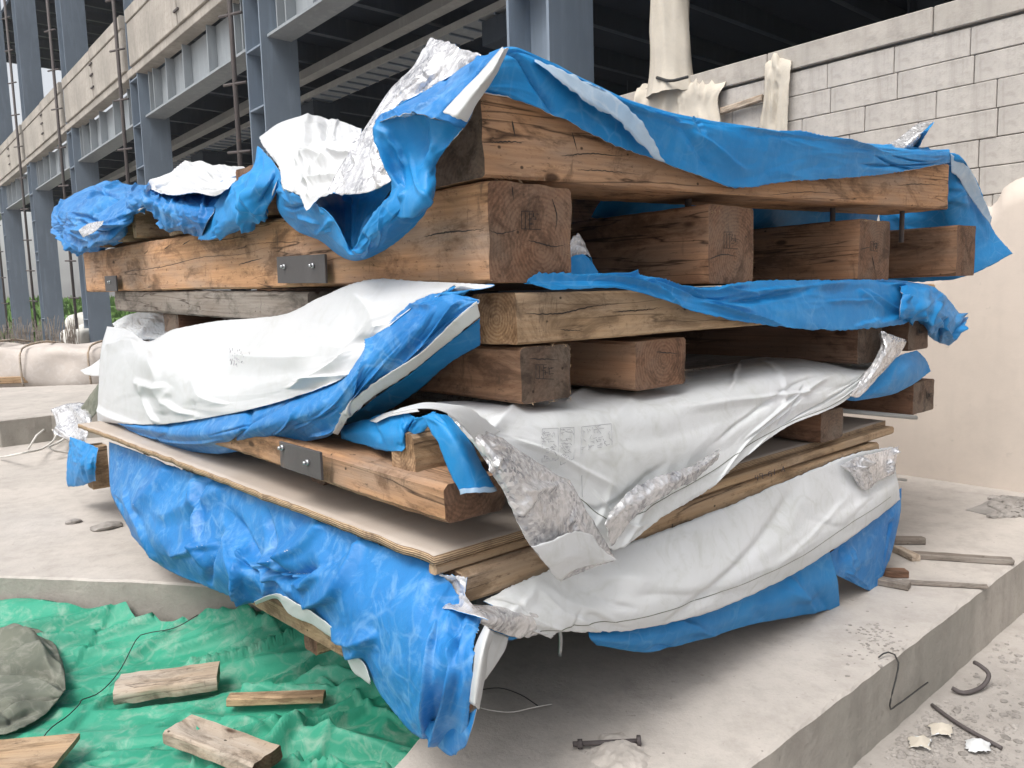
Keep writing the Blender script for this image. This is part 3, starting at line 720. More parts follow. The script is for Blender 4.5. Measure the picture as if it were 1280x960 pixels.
# stamps on the beam ends (frame with illegible marks)
def stamp(px, w_, h_, parent, seed):
    rnd = random.Random(seed); x0, y0 = px; L = []
    g = lambda x, y: pt((x, y, 'V', .006))
    def ln(*q): L.append([g(*c) for c in q])
    ln((x0, y0), (x0, y0+h_)); ln((x0, y0+h_), (x0+w_, y0+h_+1)); ln((x0, y0), (x0+w_*.6, y0)); ln((x0+w_*.2, y0+2), (x0+w_*.2, y0+h_)); ln((x0+w_*.42, y0+1), (x0+w_*.42, y0+h_))
    for i in range(7):
        a, b = x0+w_*rnd.uniform(.3, .9), y0+h_*rnd.uniform(.15, .8); ln((a, b), (a+rnd.uniform(2, 5), b+rnd.uniform(-1, 1)))
    for i in range(4):
        a, b = x0+w_*rnd.uniform(.5, .95), y0+h_*rnd.uniform(.1, .5); ln((a, b), (a, b+rnd.uniform(2, 5)))
    stroke_mesh('stamp', L, .0009, 'ink', parent, S(0, 0, 1.6))
stamp((652, 264), 24, 22, topp, 1); stamp((905, 290), 17, 20, topp, 2); stamp((1088, 302), 9, 11, topp, 3); stamp((670, 456), 22, 17, midp, 4); stamp((1158, 490), 5, 8, lowp, 5); stamp((1146, 410), 6, 9, midp, 6)
# scratched figures on the battens
def fig(px, chars, sz, m_, parent, org, off=.014, slope=0):
    SEG = {'4': [((0, 0), (0, .5), (1, .5)), ((.8, 0), (.8, 1))], '9': [((1, .4), (0, .4), (0, 0), (1, 0), (1, 1))], '-': [((0, .5), (1, .5))], '6': [((1, 0), (0, .3), (0, 1), (1, 1), (1, .5), (0, .5))],
           '1': [((.5, 0), (.5, 1))], '.': [((.4, .9), (.6, 1))], 'A': [((0, 1), (.5, 0), (1, 1)), ((.25, .6), (.75, .6))], 'R': [((0, 1), (0, 0), (1, 0), (1, .5), (0, .5), (1, 1))], 'i': [((.5, 0), (.5, 1)), ((0, 1), (1, 1))]}
    L = []; x, y = px
    for c in chars:
        for s_ in SEG.get(c, []): L.append([pt((x+p[0]*sz*.6, y+p[1]*sz, 'V', off)) for p in s_])
        x += sz*.85; y += sz*.85*slope
    stroke_mesh('marking', L, .0011, m_, parent, org)
fig((944, 594), '49-61.A', 6.5, 'rusty', base, S(1, 0, .9), slope=-.33)
fig((700, 700), 'R', 8, 'ink', base, S(.3, 0, .9)) if False else fig((838, 655), 'i', 8, 'ink', base, S(.3, 0, .9), off=.016)
def splinters(pxs, parent, n, seed):
    rnd = random.Random(seed); bm = bmesh.new(); org = S(0, 0, 1.5)
    for (x0, y0, x1, y1) in pxs:
        for i in range(n):
            t = rnd.random(); p = pt((x0+(x1-x0)*t, y0+(y1-y0)*t, 'V', .002)); d = Vector((rnd.uniform(-1, 1), rnd.uniform(-1, .2), rnd.uniform(-.6, .9)))*rnd.uniform(.004, .018); w_ = Vector((.0011, 0, .0006))
            bm.faces.new([bm.verts.new(q-org) for q in (p-w_, p+w_, p+d)])
    me = bpy.data.meshes.new('splinters'); bm.to_mesh(me); bm.free(); o = link('splinters', me, 'pale', parent, Matrix.Translation(org), smooth=False); o['kind'] = 'stuff'
def crack(lines, parent, plane, off, seed):
    rnd = random.Random(seed); L = []
    for ln in lines:
        P = [pt((x, y, plane, off)) for x, y in ln]; Q = spline(P, 14*(len(P)-1)) if len(P) > 2 else [P[0].lerp(P[1], i/14) for i in range(15)]
        Q = [q+Vector((0, 0, rnd.uniform(-.0012, .0012))) for q in Q]; L.append(Q)
    org = S(0, 0, 1.5); bm = bmesh.new()
    for Q in L:
        n = len(Q); mx = rnd.uniform(.0010, .0019)
        for i in range(n-1):
            d = (Q[i+1]-Q[i]).normalized(); nr = (Vector((0, 0, CAMH))-Q[i]).normalized(); sd_ = d.cross(nr).normalized(); w0 = mx*math.sin(math.pi*(i/(n-1))**.7)+.0001; w1 = mx*math.sin(math.pi*((i+1)/(n-1))**.7)+.0001
            bm.faces.new([bm.verts.new(q-org) for q in (Q[i]-sd_*w0, Q[i+1]-sd_*w1, Q[i+1]+sd_*w1, Q[i]+sd_*w0)])
    me = bpy.data.meshes.new('crack'); bm.to_mesh(me); bm.free(); o = link('crack', me, 'ink', parent, Matrix.Translation(org), smooth=False); o['kind'] = 'stuff'
crack([[(150, 340), (200, 334), (250, 322), (300, 318), (345, 306)], [(255, 302), (290, 298), (325, 290)], [(530, 296), (560, 290), (590, 288), (609, 284)], [(300, 330), (330, 322)], [(520, 250), (534, 244)], [(180, 318), (186, 312)], [(205, 312), (214, 305)], [(228, 306), (238, 300)]], topp, 'U', .0085, 1)
crack([[(612, 288), (626, 292), (650, 286)], [(660, 300), (690, 308), (708, 306)], [(690, 248), (696, 270), (694, 290)], [(640, 232), (642, 250)], [(612, 178), (635, 177), (660, 178)], [(700, 195), (740, 192), (786, 196)], [(715, 165), (722, 190)], [(640, 150), (644, 172)], [(720, 212), (760, 214), (800, 218)], [(960, 244), (1010, 240), (1060, 243)], [(1120, 232), (1150, 230), (1184, 232)], [(884, 325), (905, 318), (925, 322)], [(1075, 312), (1090, 308)], [(1090, 320), (1094, 340)]], topp, 'V', .0085, 2)
crack([[(655, 392), (700, 392), (735, 384), (778, 379)], [(765, 390), (800, 388), (830, 384)], [(700, 412), (730, 414)], [(660, 448), (700, 450)], [(820, 440), (850, 442)]], midp, 'V', .008, 3)
splinters([(612, 222, 712, 238), (712, 238, 712, 348), (612, 350, 705, 352), (884, 266, 941, 263), (941, 265, 941, 350), (1073, 275, 1112, 279), (610, 222, 720, 228), (720, 228, 860, 240), (600, 120, 612, 150)], topp, 16, 3)
splinters([(652, 433, 713, 433), (713, 433, 713, 500), (857, 420, 857, 482), (652, 505, 713, 500)], midp, 12, 5)
# ================================================================ TARPS
def Uo(pts, off):
    offs = off if isinstance(off, (list, tuple)) else [off]*len(pts)
    return [(x, y, 'U', o) for (x, y), o in zip(pts, offs)]
def Vo(pts, off):
    offs = off if isinstance(off, (list, tuple)) else [off]*len(pts)
    return [(x, y, 'V', o) for (x, y), o in zip(pts, offs)]
def Do(pts, ds): return [(x, y, d_) for (x, y), d_ in zip(pts, ds if isinstance(ds, (list, tuple)) else [ds]*len(pts))]
t1 = empty('tarpaulin', S(1.4, 1.5, 2.0), 'blue tarpaulin with silver and white lining draped over the top of the stack', 'tarpaulin', 'blue tarpaulins on the stack')
sheet('blue_cover', [Vo([(612, 66), (640, 60), (680, 75), (730, 100), (790, 127), (850, 144), (950, 161), (1050, 175), (1150, 187), (1187, 187)], -.12),
                     Vo([(611, 69), (641, 61), (681, 77), (731, 102), (791, 129), (851, 146), (950, 163), (1050, 177), (1150, 188), (1187, 188)], .0),
                     Vo([(610, 78), (645, 70), (686, 86), (736, 111), (795, 137), (854, 154), (950, 170), (1050, 183), (1140, 193), (1187, 192)], .036),
                     Vo([(606, 116), (650, 125), (700, 147), (760, 177), (820, 200), (880, 222), (925, 235), (985, 227), (1075, 221), (1135, 213), (1187, 203)], .034)], ['blue', 'white'], t1, wr=0.006, fs=3.5, ft=9, seed=1, folds=(20, 0.02, 0.05, 12, 28), res=.008)
sheet('worn_band', [Vo([(668, 74), (700, 86), (740, 106), (775, 124), (800, 150), (815, 172), (832, 203)], [.04, .05, .055, .06, .065, .065, .065]),
                    Vo([(672, 80), (700, 100), (733, 126), (765, 146), (788, 165), (803, 182), (820, 199)], [.055, .06, .065, .065, .065, .065, .06])], ['paleblue', 'blue'], t1, wr=.003, seed=2, rag=.008)
sheet('blue_cover', [[('S', .0, .02, 1.94), ('S', 1., .05, 1.98), ('S', 2., .05, 2.02), ('S', 2.75, .0, 2.04)], [('S', .05, 1., 1.97), ('S', 1., 1., 1.99), ('S', 2., 1., 2.02), ('S', 2.8, 1., 2.04)], [('S', .05, 2., 1.97), ('S', 1., 2., 2.00), ('S', 2., 2., 2.02), ('S', 2.8, 2., 2.02)], [('S', .1, 3., 1.97), ('S', 1., 3., 1.98), ('S', 2., 3., 1.99), ('S', 2.8, 3., 1.94)]], ['blue', 'blue'], t1, wr=.015, fs=3, ft=3, seed=3, res=.03)
sheet('blue_inner', [[('S', .9, .45, 2.0), ('S', 1.9, .45, 2.03), ('S', 2.95, .4, 2.06)], [('S', .9, .42, 1.88), ('S', 1.9, .42, 1.9), ('S', 2.95, .4, 1.92)], [('S', .9, .5, 1.77), ('S', 1.9, .5, 1.76), ('S', 2.95, .45, 1.72)]], ['blue', 'blue'], t1, wr=.02, fs=3, ft=4, seed=22, res=.015)
sheet('hanging_end', [Do([(1100, 215, ), (1100, 260), (1100, 300), (1110, 352)], [3.9]*4),
                      Do([(1150, 200), (1152, 250), (1155, 300), (1160, 352)], [3.8, 3.85, 3.9, 3.95]),
                      Do([(1186, 190), (1192, 240), (1200, 295), (1212, 344)], [3.62, 3.75, 3.85, 3.9]),
                      Do([(1204, 198), (1226, 238), (1240, 285), (1266, 317)], [3.66, 3.85, 3.95, 4.0])], ['blue', 'white'], t1, wr=0.012, fs=3, ft=4, ang=.5, seed=4, folds=(9, 0.03, 0.12, 60, 25), uniform=True)
sheet('worn_band', [Do([(1188, 192), (1200, 200), (1214, 214), (1226, 240), (1240, 272)], [3.60, 3.64, 3.70, 3.78, 3.88]), Do([(1189, 215), (1198, 222), (1206, 236), (1218, 254), (1238, 280)], [3.64, 3.68, 3.74, 3.80, 3.88])], ['paleblue', 'blue'], t1, wr=.004, seed=5)
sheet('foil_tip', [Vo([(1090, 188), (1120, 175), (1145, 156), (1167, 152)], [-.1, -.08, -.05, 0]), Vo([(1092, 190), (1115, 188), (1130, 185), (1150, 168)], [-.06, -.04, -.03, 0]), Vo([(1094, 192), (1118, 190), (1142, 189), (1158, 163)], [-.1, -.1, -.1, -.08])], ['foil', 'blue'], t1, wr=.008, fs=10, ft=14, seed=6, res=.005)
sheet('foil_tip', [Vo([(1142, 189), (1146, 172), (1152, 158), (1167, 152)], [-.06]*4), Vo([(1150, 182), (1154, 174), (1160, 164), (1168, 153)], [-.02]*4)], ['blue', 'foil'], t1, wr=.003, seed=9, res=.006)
# front corner: flap, white hem, deep fold, scoop
sheet('blue_flap', [Uo([(468, 153), (495, 134), (539, 106), (585, 80), (628, 60)], [.06, .04, .0, .0, .02]),
                    Uo([(470, 153), (505, 139), (545, 122), (585, 98), (622, 70)], [.10, .10, .09, .08, .07]),
                    Uo([(472, 154), (503, 142), (528, 144), (553, 152), (580, 160)], [.13, .14, .14, .13, .10])], ['blue2', 'foil'], t1, wr=0.005, fs=6, ft=10, ang=.4, seed=7, folds=(8, 0.014, 0.035, -30, 30), res=.006)
sheet('white_hem', [Uo([(627, 59), (600, 90), (575, 116), (553, 139)], [.06, .10, .12, .145]), Uo([(630, 61), (612, 92), (590, 118), (568, 146)], [.09, .13, .14, .155]), Uo([(636, 60), (621, 93), (602, 121), (583, 152)], [.06, .09, .11, .12])], ['white', 'white'], t1, wr=.005, fs=8, ft=14, seed=8, res=.006)
sheet('blue_fold', [Uo([(470, 153), (500, 142), (540, 148), (578, 160)], [.13, .12, .11, .09]),
                    Uo([(468, 175), (500, 178), (535, 182), (562, 180)], [.14, .10, .09, .09]),
                    Uo([(480, 208), (503, 212), (528, 214), (546, 205)], [.13, .09, .10, .07]),
                    Uo([(490, 232), (510, 245), (530, 245), (545, 232)], [.11, .12, .12, .08]),
                    Uo([(482, 262), (500, 272), (520, 270), (541, 252)], [.10, .12, .11, .05])], ['blue', 'foil'], t1, wr=0.006, fs=4, ft=5, ang=.6, seed=10, folds=(9, 0.018, 0.05, 75, 25), res=.006)
sheet('blue_scoop', [Uo([(348, 225), (346, 255), (354, 272), (372, 289), (400, 301), (420, 317), (440, 326), (460, 323), (485, 310), (515, 286), (542, 252)], [.03, .03, .03, .03, .03, .03, .04, .04, .04, .05, .05]),
                     Uo([(352, 232), (360, 255), (378, 268), (395, 280), (412, 295), (428, 312), (440, 320), (455, 312), (475, 290), (498, 268), (522, 245)], [.09, .10, .10, .10, .10, .10, .10, .11, .12, .12, .10]),
                     Uo([(356, 236), (376, 246), (398, 256), (412, 268), (424, 286), (434, 306), (440, 312), (447, 303), (459, 278), (478, 254), (500, 228)], [.10, .13, .13, .13, .12, .11, .09, .12, .13, .13, .11])], ['blue', 'blue'], t1, wr=0.005, fs=7, ft=7, ang=.3, seed=11, folds=(12, 0.012, 0.04, 60, 35), res=.006)
sheet('blue_inner', [Uo([(380, 240), (420, 236), (460, 232), (500, 222)], [.05]*4), Uo([(400, 262), (430, 262), (455, 258), (480, 250)], [.01]*4), Uo([(424, 296), (436, 312), (442, 312), (452, 298)], [.05]*4)], ['blue', 'blue'], t1, wr=0.01, fs=8, ft=3, seed=12, folds=(6, 0.02, 0.04, 80, 15), res=.007)
sheet('foil_flap', [Uo([(538, 47), (556, 51), (576, 60), (602, 68)], [-.06, -.05, -.02, .0]),
                    Uo([(515, 84), (536, 88), (556, 92), (580, 86)], [-.02, .0, .0, .0]),
                    Uo([(487, 113), (505, 118), (520, 122), (535, 112)], [.0, .02, .02, .02]),
                    Uo([(456, 158), (466, 152), (478, 150), (492, 140)], [.04, .05, .06, .05]),
                    Uo([(432, 195), (448, 196), (465, 198), (484, 205)], [.08, .08, .09, .08]),
                    Uo([(408, 240), (440, 243), (465, 240), (494, 224)], [.13, .13, .12, .1])], ['foil', 'blue'], t1, wr=0.008, fs=11, ft=9, ang=.5, seed=13, folds=(14, 0.014, 0.04, 70, 40), res=.005)
sheet('white_lobe', [Uo([(324, 172), (350, 154), (385, 145), (418, 149), (452, 161)], [-.12, -.22, -.26, -.22, -.05]),
                     Uo([(330, 184), (360, 174), (390, 168), (420, 172), (450, 174)], [-.02, -.04, -.06, -.03, .03]),
                     Uo([(348, 208), (370, 202), (395, 198), (418, 202), (436, 200)], [.06, .05, .05, .06, .07]),
                     Uo([(352, 230), (370, 224), (390, 226), (405, 230), (422, 230)], [.10, .10, .10, .11, .11]),
                     Uo([(354, 238), (374, 244), (383, 263), (396, 250), (420, 241)], [.10, .13, .15, .14, .13])], ['white', 'blue'], t1, wr=0.009, fs=5, ft=5, ang=.2, seed=14, folds=(12, 0.022, 0.08, 30, 50), res=.007)
sheet('blue_wrap', [Uo([(322, 182), (315, 211), (288, 232), (266, 258), (247, 299)], [-.06, .02, .03, .04, .04]),
                    Uo([(340, 200), (330, 224), (306, 245), (286, 270), (262, 300)], [.04, .08, .09, .09, .06]),
                    Uo([(352, 220), (344, 236), (326, 255), (310, 275), (285, 293)], [.05, .06, .07, .07, .04]),
                    Uo([(356, 236), (346, 240), (334, 252), (333, 268), (300, 287)], [.04, .03, .02, .02, .02])], ['blue', 'white'], t1, wr=0.008, fs=6, ft=7, ang=.8, seed=15, folds=(14, 0.022, 0.06, 40, 30), res=.008)
sheet('blue_bundle', [Uo([(68, 258), (92, 243), (130, 229), (165, 231), (192, 238)], [-.2, -.25, -.3, -.25, -.2]),
                      Uo([(64, 268), (92, 260), (125, 252), (155, 250), (180, 250)], [-.05, .02, .03, .02, .0]),
                      Uo([(67, 284), (95, 283), (125, 284), (150, 277), (168, 266)], [.0, .10, .12, .08, .03]),
                      Uo([(76, 300), (98, 304), (130, 301), (152, 292), (160, 280)], [.0, .06, .08, .05, .02]),
                      Uo([(90, 312), (107, 315), (137, 309), (156, 302), (160, 292)], [-.1, -.06, -.05, -.03, -.02])], ['blue2', 'foil'], t1, wr=0.018, fs=3.2, ft=4, ang=.3, seed=16, folds=(20, 0.036, 0.14, 20, 50), res=.011)
sheet('blue_bundle', [Uo([(155, 231), (187, 232), (212, 238), (243, 240), (280, 240)], [-.2, -.2, -.15, -.1, -.05]),
                      Uo([(157, 248), (187, 246), (212, 254), (243, 260), (268, 262)], [.03, .05, .06, .06, .05]),
                      Uo([(160, 267), (184, 258), (200, 272), (225, 280), (255, 286)], [.04, .04, .06, .07, .07]),
                      Uo([(162, 272), (186, 261), (204, 287), (228, 289), (252, 301)], [.02]*5)], ['blue2', 'foil'], t1, wr=0.014, fs=4, ft=5, ang=.6, seed=17, folds=(14, 0.028, 0.12, 60, 40), res=.010)
sheet('foil_pocket', [Uo([(98, 288), (112, 279), (130, 276)], [.17]*3), Uo([(104, 297), (118, 290), (128, 280)], [.19]*3)], ['foil', 'blue'], t1, wr=.006, fs=12, ft=12, seed=18, res=.008)
sheet('white_lobe', [Uo([(186, 232), (208, 219), (243, 204), (276, 209), (310, 213)], [-.2, -.25, -.3, -.25, -.1]),
                     Uo([(188, 235), (212, 232), (243, 224), (270, 228), (296, 226)], [-.1, -.08, -.1, -.05, .0]),
                     Uo([(190, 238), (212, 244), (243, 241), (268, 246), (284, 238)], [.02, .08, .08, .08, .06])], ['white', 'blue'], t1, wr=0.01, fs=4, ft=5, seed=19, folds=(10, 0.03, 0.12, 20, 40), res=.009)
sheet('foil_scrap', [Vo([(708, 305), (722, 292), (730, 300)], [-.1]*3), Vo([(710, 330), (735, 318), (745, 345)], [-.08]*3)], ['foil', 'blue'], t1, wr=.01, fs=12, ft=12, seed=20, res=.006)
sheet('blue_inner', [Vo([(706, 325), (730, 318), (748, 340)], [-.06]*3), Vo([(706, 352), (725, 352), (748, 352)], [-.05]*3)], ['blue', 'blue'], t1, wr=.01, seed=21, res=.006)
# middle tier
t2 = empty('tarpaulin', S(1.4, 0, 1.5), 'blue tarpaulin strip squeezed between the top and middle pallets with a bunched right end', 'tarpaulin', 'blue tarpaulins on the stack')
sheet('blue_strip', [Vo([(655, 354), (720, 350), (800, 346), (850, 356), (890, 359), (945, 351), (1040, 350), (1115, 350), (1160, 356)], .012),
                     Vo([(670, 356), (730, 353), (800, 352), (850, 366), (890, 375), (945, 378), (1040, 380), (1115, 378), (1160, 370)], .03),
                     Vo([(690, 362), (775, 361), (830, 375), (875, 391), (930, 402), (1000, 411), (1065, 412), (1128, 405), (1165, 386)], .045)], ['blue', 'blue'], t2, wr=0.006, fs=3.5, ft=9, seed=23, folds=(22, 0.022, 0.05, 12, 28), res=.008)
sheet('blue_bunch', [Vo([(1122, 352), (1160, 357), (1183, 371), (1205, 400)], [.0, .03, .0, -.1]),
                     Vo([(1126, 372), (1160, 380), (1180, 390), (1203, 408)], [.06, .10, .06, 0]),
                     Vo([(1124, 394), (1150, 398), (1172, 410), (1195, 424)], [.07, .07, .04, .0]),
                     Vo([(1125, 402), (1145, 402), (1166, 424), (1186, 432)], [.04, -.03, -.05, -.06])], ['blue', 'white'], t2, wr=0.014, fs=7, ft=6, ang=.8, seed=24, folds=(14, 0.035, 0.07, 40, 40), res=.008)
# left: big white sheet with blue beneath
t3 = empty('tarpaulin', S(0, 1.5, 1.4), 'large white tarpaulin with blue reverse hanging over the left side between two pallets', 'tarpaulin', 'blue tarpaulins on the stack')
sheet('white_sheet', [Uo([(134, 408), (160, 412), (185, 427), (215, 413), (267, 402), (350, 394), (400, 372), (460, 350), (540, 353), (618, 356)], [-.05, -.02, .02, .0, -.02, -.02, .0, .02, .02, .02]),
                      Uo([(126, 440), (155, 447), (188, 458), (232, 452), (290, 440), (350, 428), (410, 408), (462, 385), (530, 366), (606, 360)], [.02, .06, .13, .10, .06, .08, .08, .07, .05, .04]),
                      Uo([(123, 490), (150, 492), (190, 500), (235, 497), (290, 486), (350, 470), (405, 450), (448, 425), (500, 395), (560, 366)], [.06, .10, .13, .14, .12, .13, .12, .10, .07, .05]),
                      Uo([(122, 527), (160, 530), (207, 530), (283, 518), (350, 502), (400, 484), (435, 469), (467, 427), (513, 386), (552, 370)], [.08, .12, .14, .14, .14, .14, .12, .10, .08, .06])], ['white', 'blue'], t3, wr=0.006, fs=2.0, ft=2.4, ang=.5, seed=31, folds=(16, 0.024, 0.14, 30, 45), res=.009, keep='w3', uniform=True)
sheet('white_back', [Uo([(140, 404), (165, 392), (200, 390), (240, 396)], [-.25]*4), Uo([(150, 420), (175, 424), (195, 424), (220, 415)], [-.12]*4)], ['white2', 'blue'], t3, wr=.015, seed=32)
sheet('blue_reverse', [Uo([(140, 525), (207, 526), (283, 514), (350, 498), (400, 480), (435, 462), (467, 421), (513, 381), (548, 366), (598, 374)], [.10, .11, .11, .11, .11, .10, .085, .065, .06, .06]),
                       Uo([(152, 532), (215, 543), (288, 540), (350, 527), (398, 512), (432, 490), (470, 445), (520, 408), (560, 380), (599, 376)], [.12, .15, .17, .17, .16, .15, .13, .11, .08, .06]),
                       Uo([(160, 536), (205, 558), (267, 567), (317, 561), (367, 554), (415, 543), (434, 512), (477, 472), (530, 440), (597, 378)], [.06, .06, .08, .09, .10, .12, .13, .11, .08, .06])], ['blue2', 'white'], t3, wr=0.007, fs=4, ft=3, ang=.9, seed=33, folds=(18, 0.016, 0.05, -35, 30), res=.008, uniform=True)
sheet('white_hem', [Uo([(416, 541), (431, 512), (458, 486), (493, 463), (528, 440), (558, 410), (596, 377)], [.13, .14, .13, .12, .10, .09, .07]),
                    Uo([(422, 544), (438, 521), (470, 493), (512, 467), (550, 436), (578, 414), (600, 396)], [.11, .12, .10, .08, .06, .06, .05])], ['white2', 'white2'], t3, wr=.004, fs=10, ft=10, seed=34, res=.006)
sheet('blue_under', [Uo([(430, 528), (470, 496), (512, 468), (550, 437), (600, 398)], .03), Uo([(440, 530), (480, 515), (520, 490), (560, 455), (600, 430)], -.03)], ['blue', 'blue'], t3, wr=.01, seed=35)
# lower tier: white sheet over the front right
t4 = empty('tarpaulin', S(1, 0, 1.2), 'white tarpaulin with torn silver foil edges falling over the plywood, right side', 'tarpaulin', 'blue tarpaulins on the stack')
sheet('white_sheet', [Vo([(545, 503), (640, 498), (715, 484), (800, 474), (865, 462), (940, 448), (1020, 443), (1075, 446), (1098, 440)], [-.25, -.3, -.35, -.4, -.4, -.4, -.35, -.3, -.1]),
                      Vo([(575, 516), (660, 515), (740, 508), (820, 498), (885, 482), (960, 466), (1030, 462), (1080, 462), (1106, 446)], [-.02, -.02, -.02, -.02, -.02, -.02, -.02, -.02, -.02]),
                      Vo([(610, 545), (690, 555), (760, 558), (835, 550), (900, 530), (960, 508), (1015, 492), (1062, 482), (1114, 440)], [.03, .045, .05, .05, .05, .05, .04, .03, .02]),
                      Vo([(660, 578), (725, 612), (775, 625), (840, 600), (895, 572), (940, 545), (992, 522), (1055, 495), (1120, 436)], [.04, .05, .06, .06, .06, .06, .05, .04, .03]),
                      Vo([(712, 600), (738, 648), (769, 687), (832, 644), (887, 611), (932, 571), (987, 532), (1059, 499), (1126, 431)], [.05, .06, .07, .07, .07, .07, .06, .04, .03])], ['white2', 'foil'], t4, wr=0.005, fs=3.5, ft=3.5, ang=-.5, seed=41, folds=(22, 0.011, 0.06, -20, 50), res=.008, keep='w4', uniform=True)
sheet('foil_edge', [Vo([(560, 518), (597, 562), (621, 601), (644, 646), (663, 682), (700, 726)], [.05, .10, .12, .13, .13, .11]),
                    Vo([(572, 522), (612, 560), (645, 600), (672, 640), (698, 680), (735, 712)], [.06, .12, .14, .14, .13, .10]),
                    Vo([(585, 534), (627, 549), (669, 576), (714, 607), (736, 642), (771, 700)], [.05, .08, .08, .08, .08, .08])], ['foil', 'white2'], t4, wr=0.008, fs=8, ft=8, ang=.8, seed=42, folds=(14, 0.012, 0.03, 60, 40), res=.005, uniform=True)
sheet('white_corner', [Vo([(664, 683), (690, 676), (715, 664), (740, 668)], [.145, .155, .15, .12]), Vo([(682, 705), (702, 700), (728, 690), (752, 686)], [.135, .145, .14, .11]), Vo([(701, 727), (715, 714), (742, 706), (772, 700)], [.12, .13, .12, .10])], ['white2', 'foil'], t4, wr=.004, fs=10, ft=10, seed=43, res=.006)
sheet('foil_scrap', [Vo([(762, 640), (790, 612), (822, 596), (860, 584), (902, 560)], .085), Vo([(757, 655), (792, 630), (828, 608), (865, 592), (900, 566)], .10), Vo([(764, 682), (795, 646), (832, 618), (870, 598), (898, 574)], .09)], ['foil', 'white2'], t4, wr=.008, fs=14, ft=14, seed=44, res=.005, rag=.01)
sheet('white_rim', [Vo([(500, 510), (530, 503), (560, 505), (590, 512), (625, 540)], [.06, .08, .09, .08, .06]), Vo([(490, 516), (525, 510), (556, 515), (582, 536), (600, 560)], [.09, .12, .13, .12, .09])], ['white', 'white'], t4, wr=.005, fs=9, ft=9, seed=45, res=.006)
sheet('white_rim', [Uo([(462, 526), (480, 517), (500, 511), (520, 507)], .08), Uo([(470, 528), (484, 521), (502, 517), (524, 514)], .10)], ['white', 'white'], t4, wr=.004, seed=46, res=.006)
sheet('blue_fold', [Uo([(426, 533), (465, 521), (500, 513), (520, 522), (545, 514)], [.06, .07, .08, .10, .12]), Uo([(426, 541), (463, 540), (498, 544), (513, 534), (540, 526)], [.08, .09, .12, .09, .12]), Uo([(427, 549), (464, 559), (501, 565), (512, 548), (531, 538)], [.07, .08, .12, .09, .10])], ['blue', 'blue'], t4, wr=0.005, fs=6, ft=8, seed=47, folds=(8, 0.012, 0.03, 60, 30), res=.006, uniform=True)
sheet('blue_strap', [Do([(527, 520), (544, 548), (560, 585), (575, 617)], [1.70, 1.66, 1.64, 1.62]), Do([(545, 517), (565, 546), (582, 580), (595, 614)], [1.68, 1.63, 1.61, 1.60]), Do([(562, 520), (584, 545), (602, 580), (620, 612)], [1.70, 1.67, 1.66, 1.66])], ['blue', 'paleblue'], t4, wr=0.003, fs=8, ft=8, seed=48, folds=(3, 0.01, 0.03, 90, 8), res=.005, uniform=True)
sheet('strap_hem', [Do([(574, 612), (595, 610), (619, 608)], [1.615, 1.595, 1.65]), Do([(575, 618), (596, 616), (621, 613)], [1.612, 1.592, 1.65])], ['paleblue', 'paleblue'], t4, wr=.001, seed=49, res=.006)
sheet('foil_twist', [Vo([(1099, 418), (1103, 414), (1114, 419), (1131, 424)], [.03, .05, .06, .03]), Vo([(1101, 432), (1108, 436), (1118, 436), (1131, 432)], [.04, .07, .07, .04]), Vo([(1088, 457), (1095, 460), (1102, 460), (1112, 456)], [.05, .07, .07, .05]), Vo([(1062, 494), (1066, 496), (1070, 497), (1074, 496)], [.05]*4)], ['foil', 'white2'], t4, wr=.01, fs=14, ft=9, seed=50, res=.006, uniform=True)
sheet('blue_reverse', [Vo([(1058, 500), (1098, 470), (1122, 446), (1146, 438)], [.0, .02, .02, .0]), Vo([(1070, 501), (1105, 484), (1135, 463), (1158, 450)], [.01, .04, .04, .0]), Vo([(1085, 499), (1115, 493), (1142, 480), (1163, 464)], .01)], ['blue', 'blue'], t4, wr=.01, fs=5, ft=5, seed=51, res=.008, uniform=True)
# bottom tier
t5 = empty('tarpaulin', S(0, .5, .6), 'blue tarpaulin hanging down under the plywood deck to a low point over the green sheet', 'tarpaulin', 'blue tarpaulins on the stack')
sheet('blue_skirt', [Uo([(136, 552), (180, 568), (230, 588), (285, 604), (345, 628), (415, 657), (480, 683), (538, 704), (572, 742), (602, 776)], [.12, .125, .125, .125, .125, .125, .125, .115, .11, .12]),
                     Uo([(136, 600), (182, 622), (232, 650), (286, 672), (342, 696), (404, 728), (464, 760), (522, 776), (560, 788), (594, 800)], [.17, .20, .19, .18, .17, .20, .20, .20, .18, .17]),
                     Uo([(143, 630), (190, 672), (238, 700), (290, 712), (338, 724), (392, 757), (448, 805), (505, 838), (550, 850), (592, 845)], [.20, .24, .22, .22, .18, .18, .20, .22, .22, .20]),
                     Uo([(160, 665), (202, 708), (252, 731), (312, 752), (345, 745), (395, 772), (447, 822), (484, 880), (528, 924), (582, 930)], [.18, .19, .18, .17, .15, .15, .17, .18, .17, .17])], ['blue2', 'white'], t5, wr=0.012, fs=4.2, ft=1.7, ang=.35, seed=61, folds=(26, 0.04, 0.1, 100, 32), res=0.007, uniform=True, rag=.006)
sheet('blue_tip', [Uo([(520, 905), (545, 900), (572, 900), (596, 885)], [.18]*4), Uo([(538, 925), (555, 925), (575, 922), (590, 910)], .18), Uo([(560, 944), (565, 945), (572, 940), (583, 932)], .175)], ['blue2', 'white'], t5, wr=.006, seed=62)
sheet('white_hem', [Uo([(318, 752), (345, 742), (372, 755), (400, 772), (432, 800)], [.19]*5), Uo([(320, 756), (345, 748), (362, 768), (392, 782), (428, 806)], [.17]*5)], ['white', 'white'], t5, wr=.006, seed=63, res=.006)
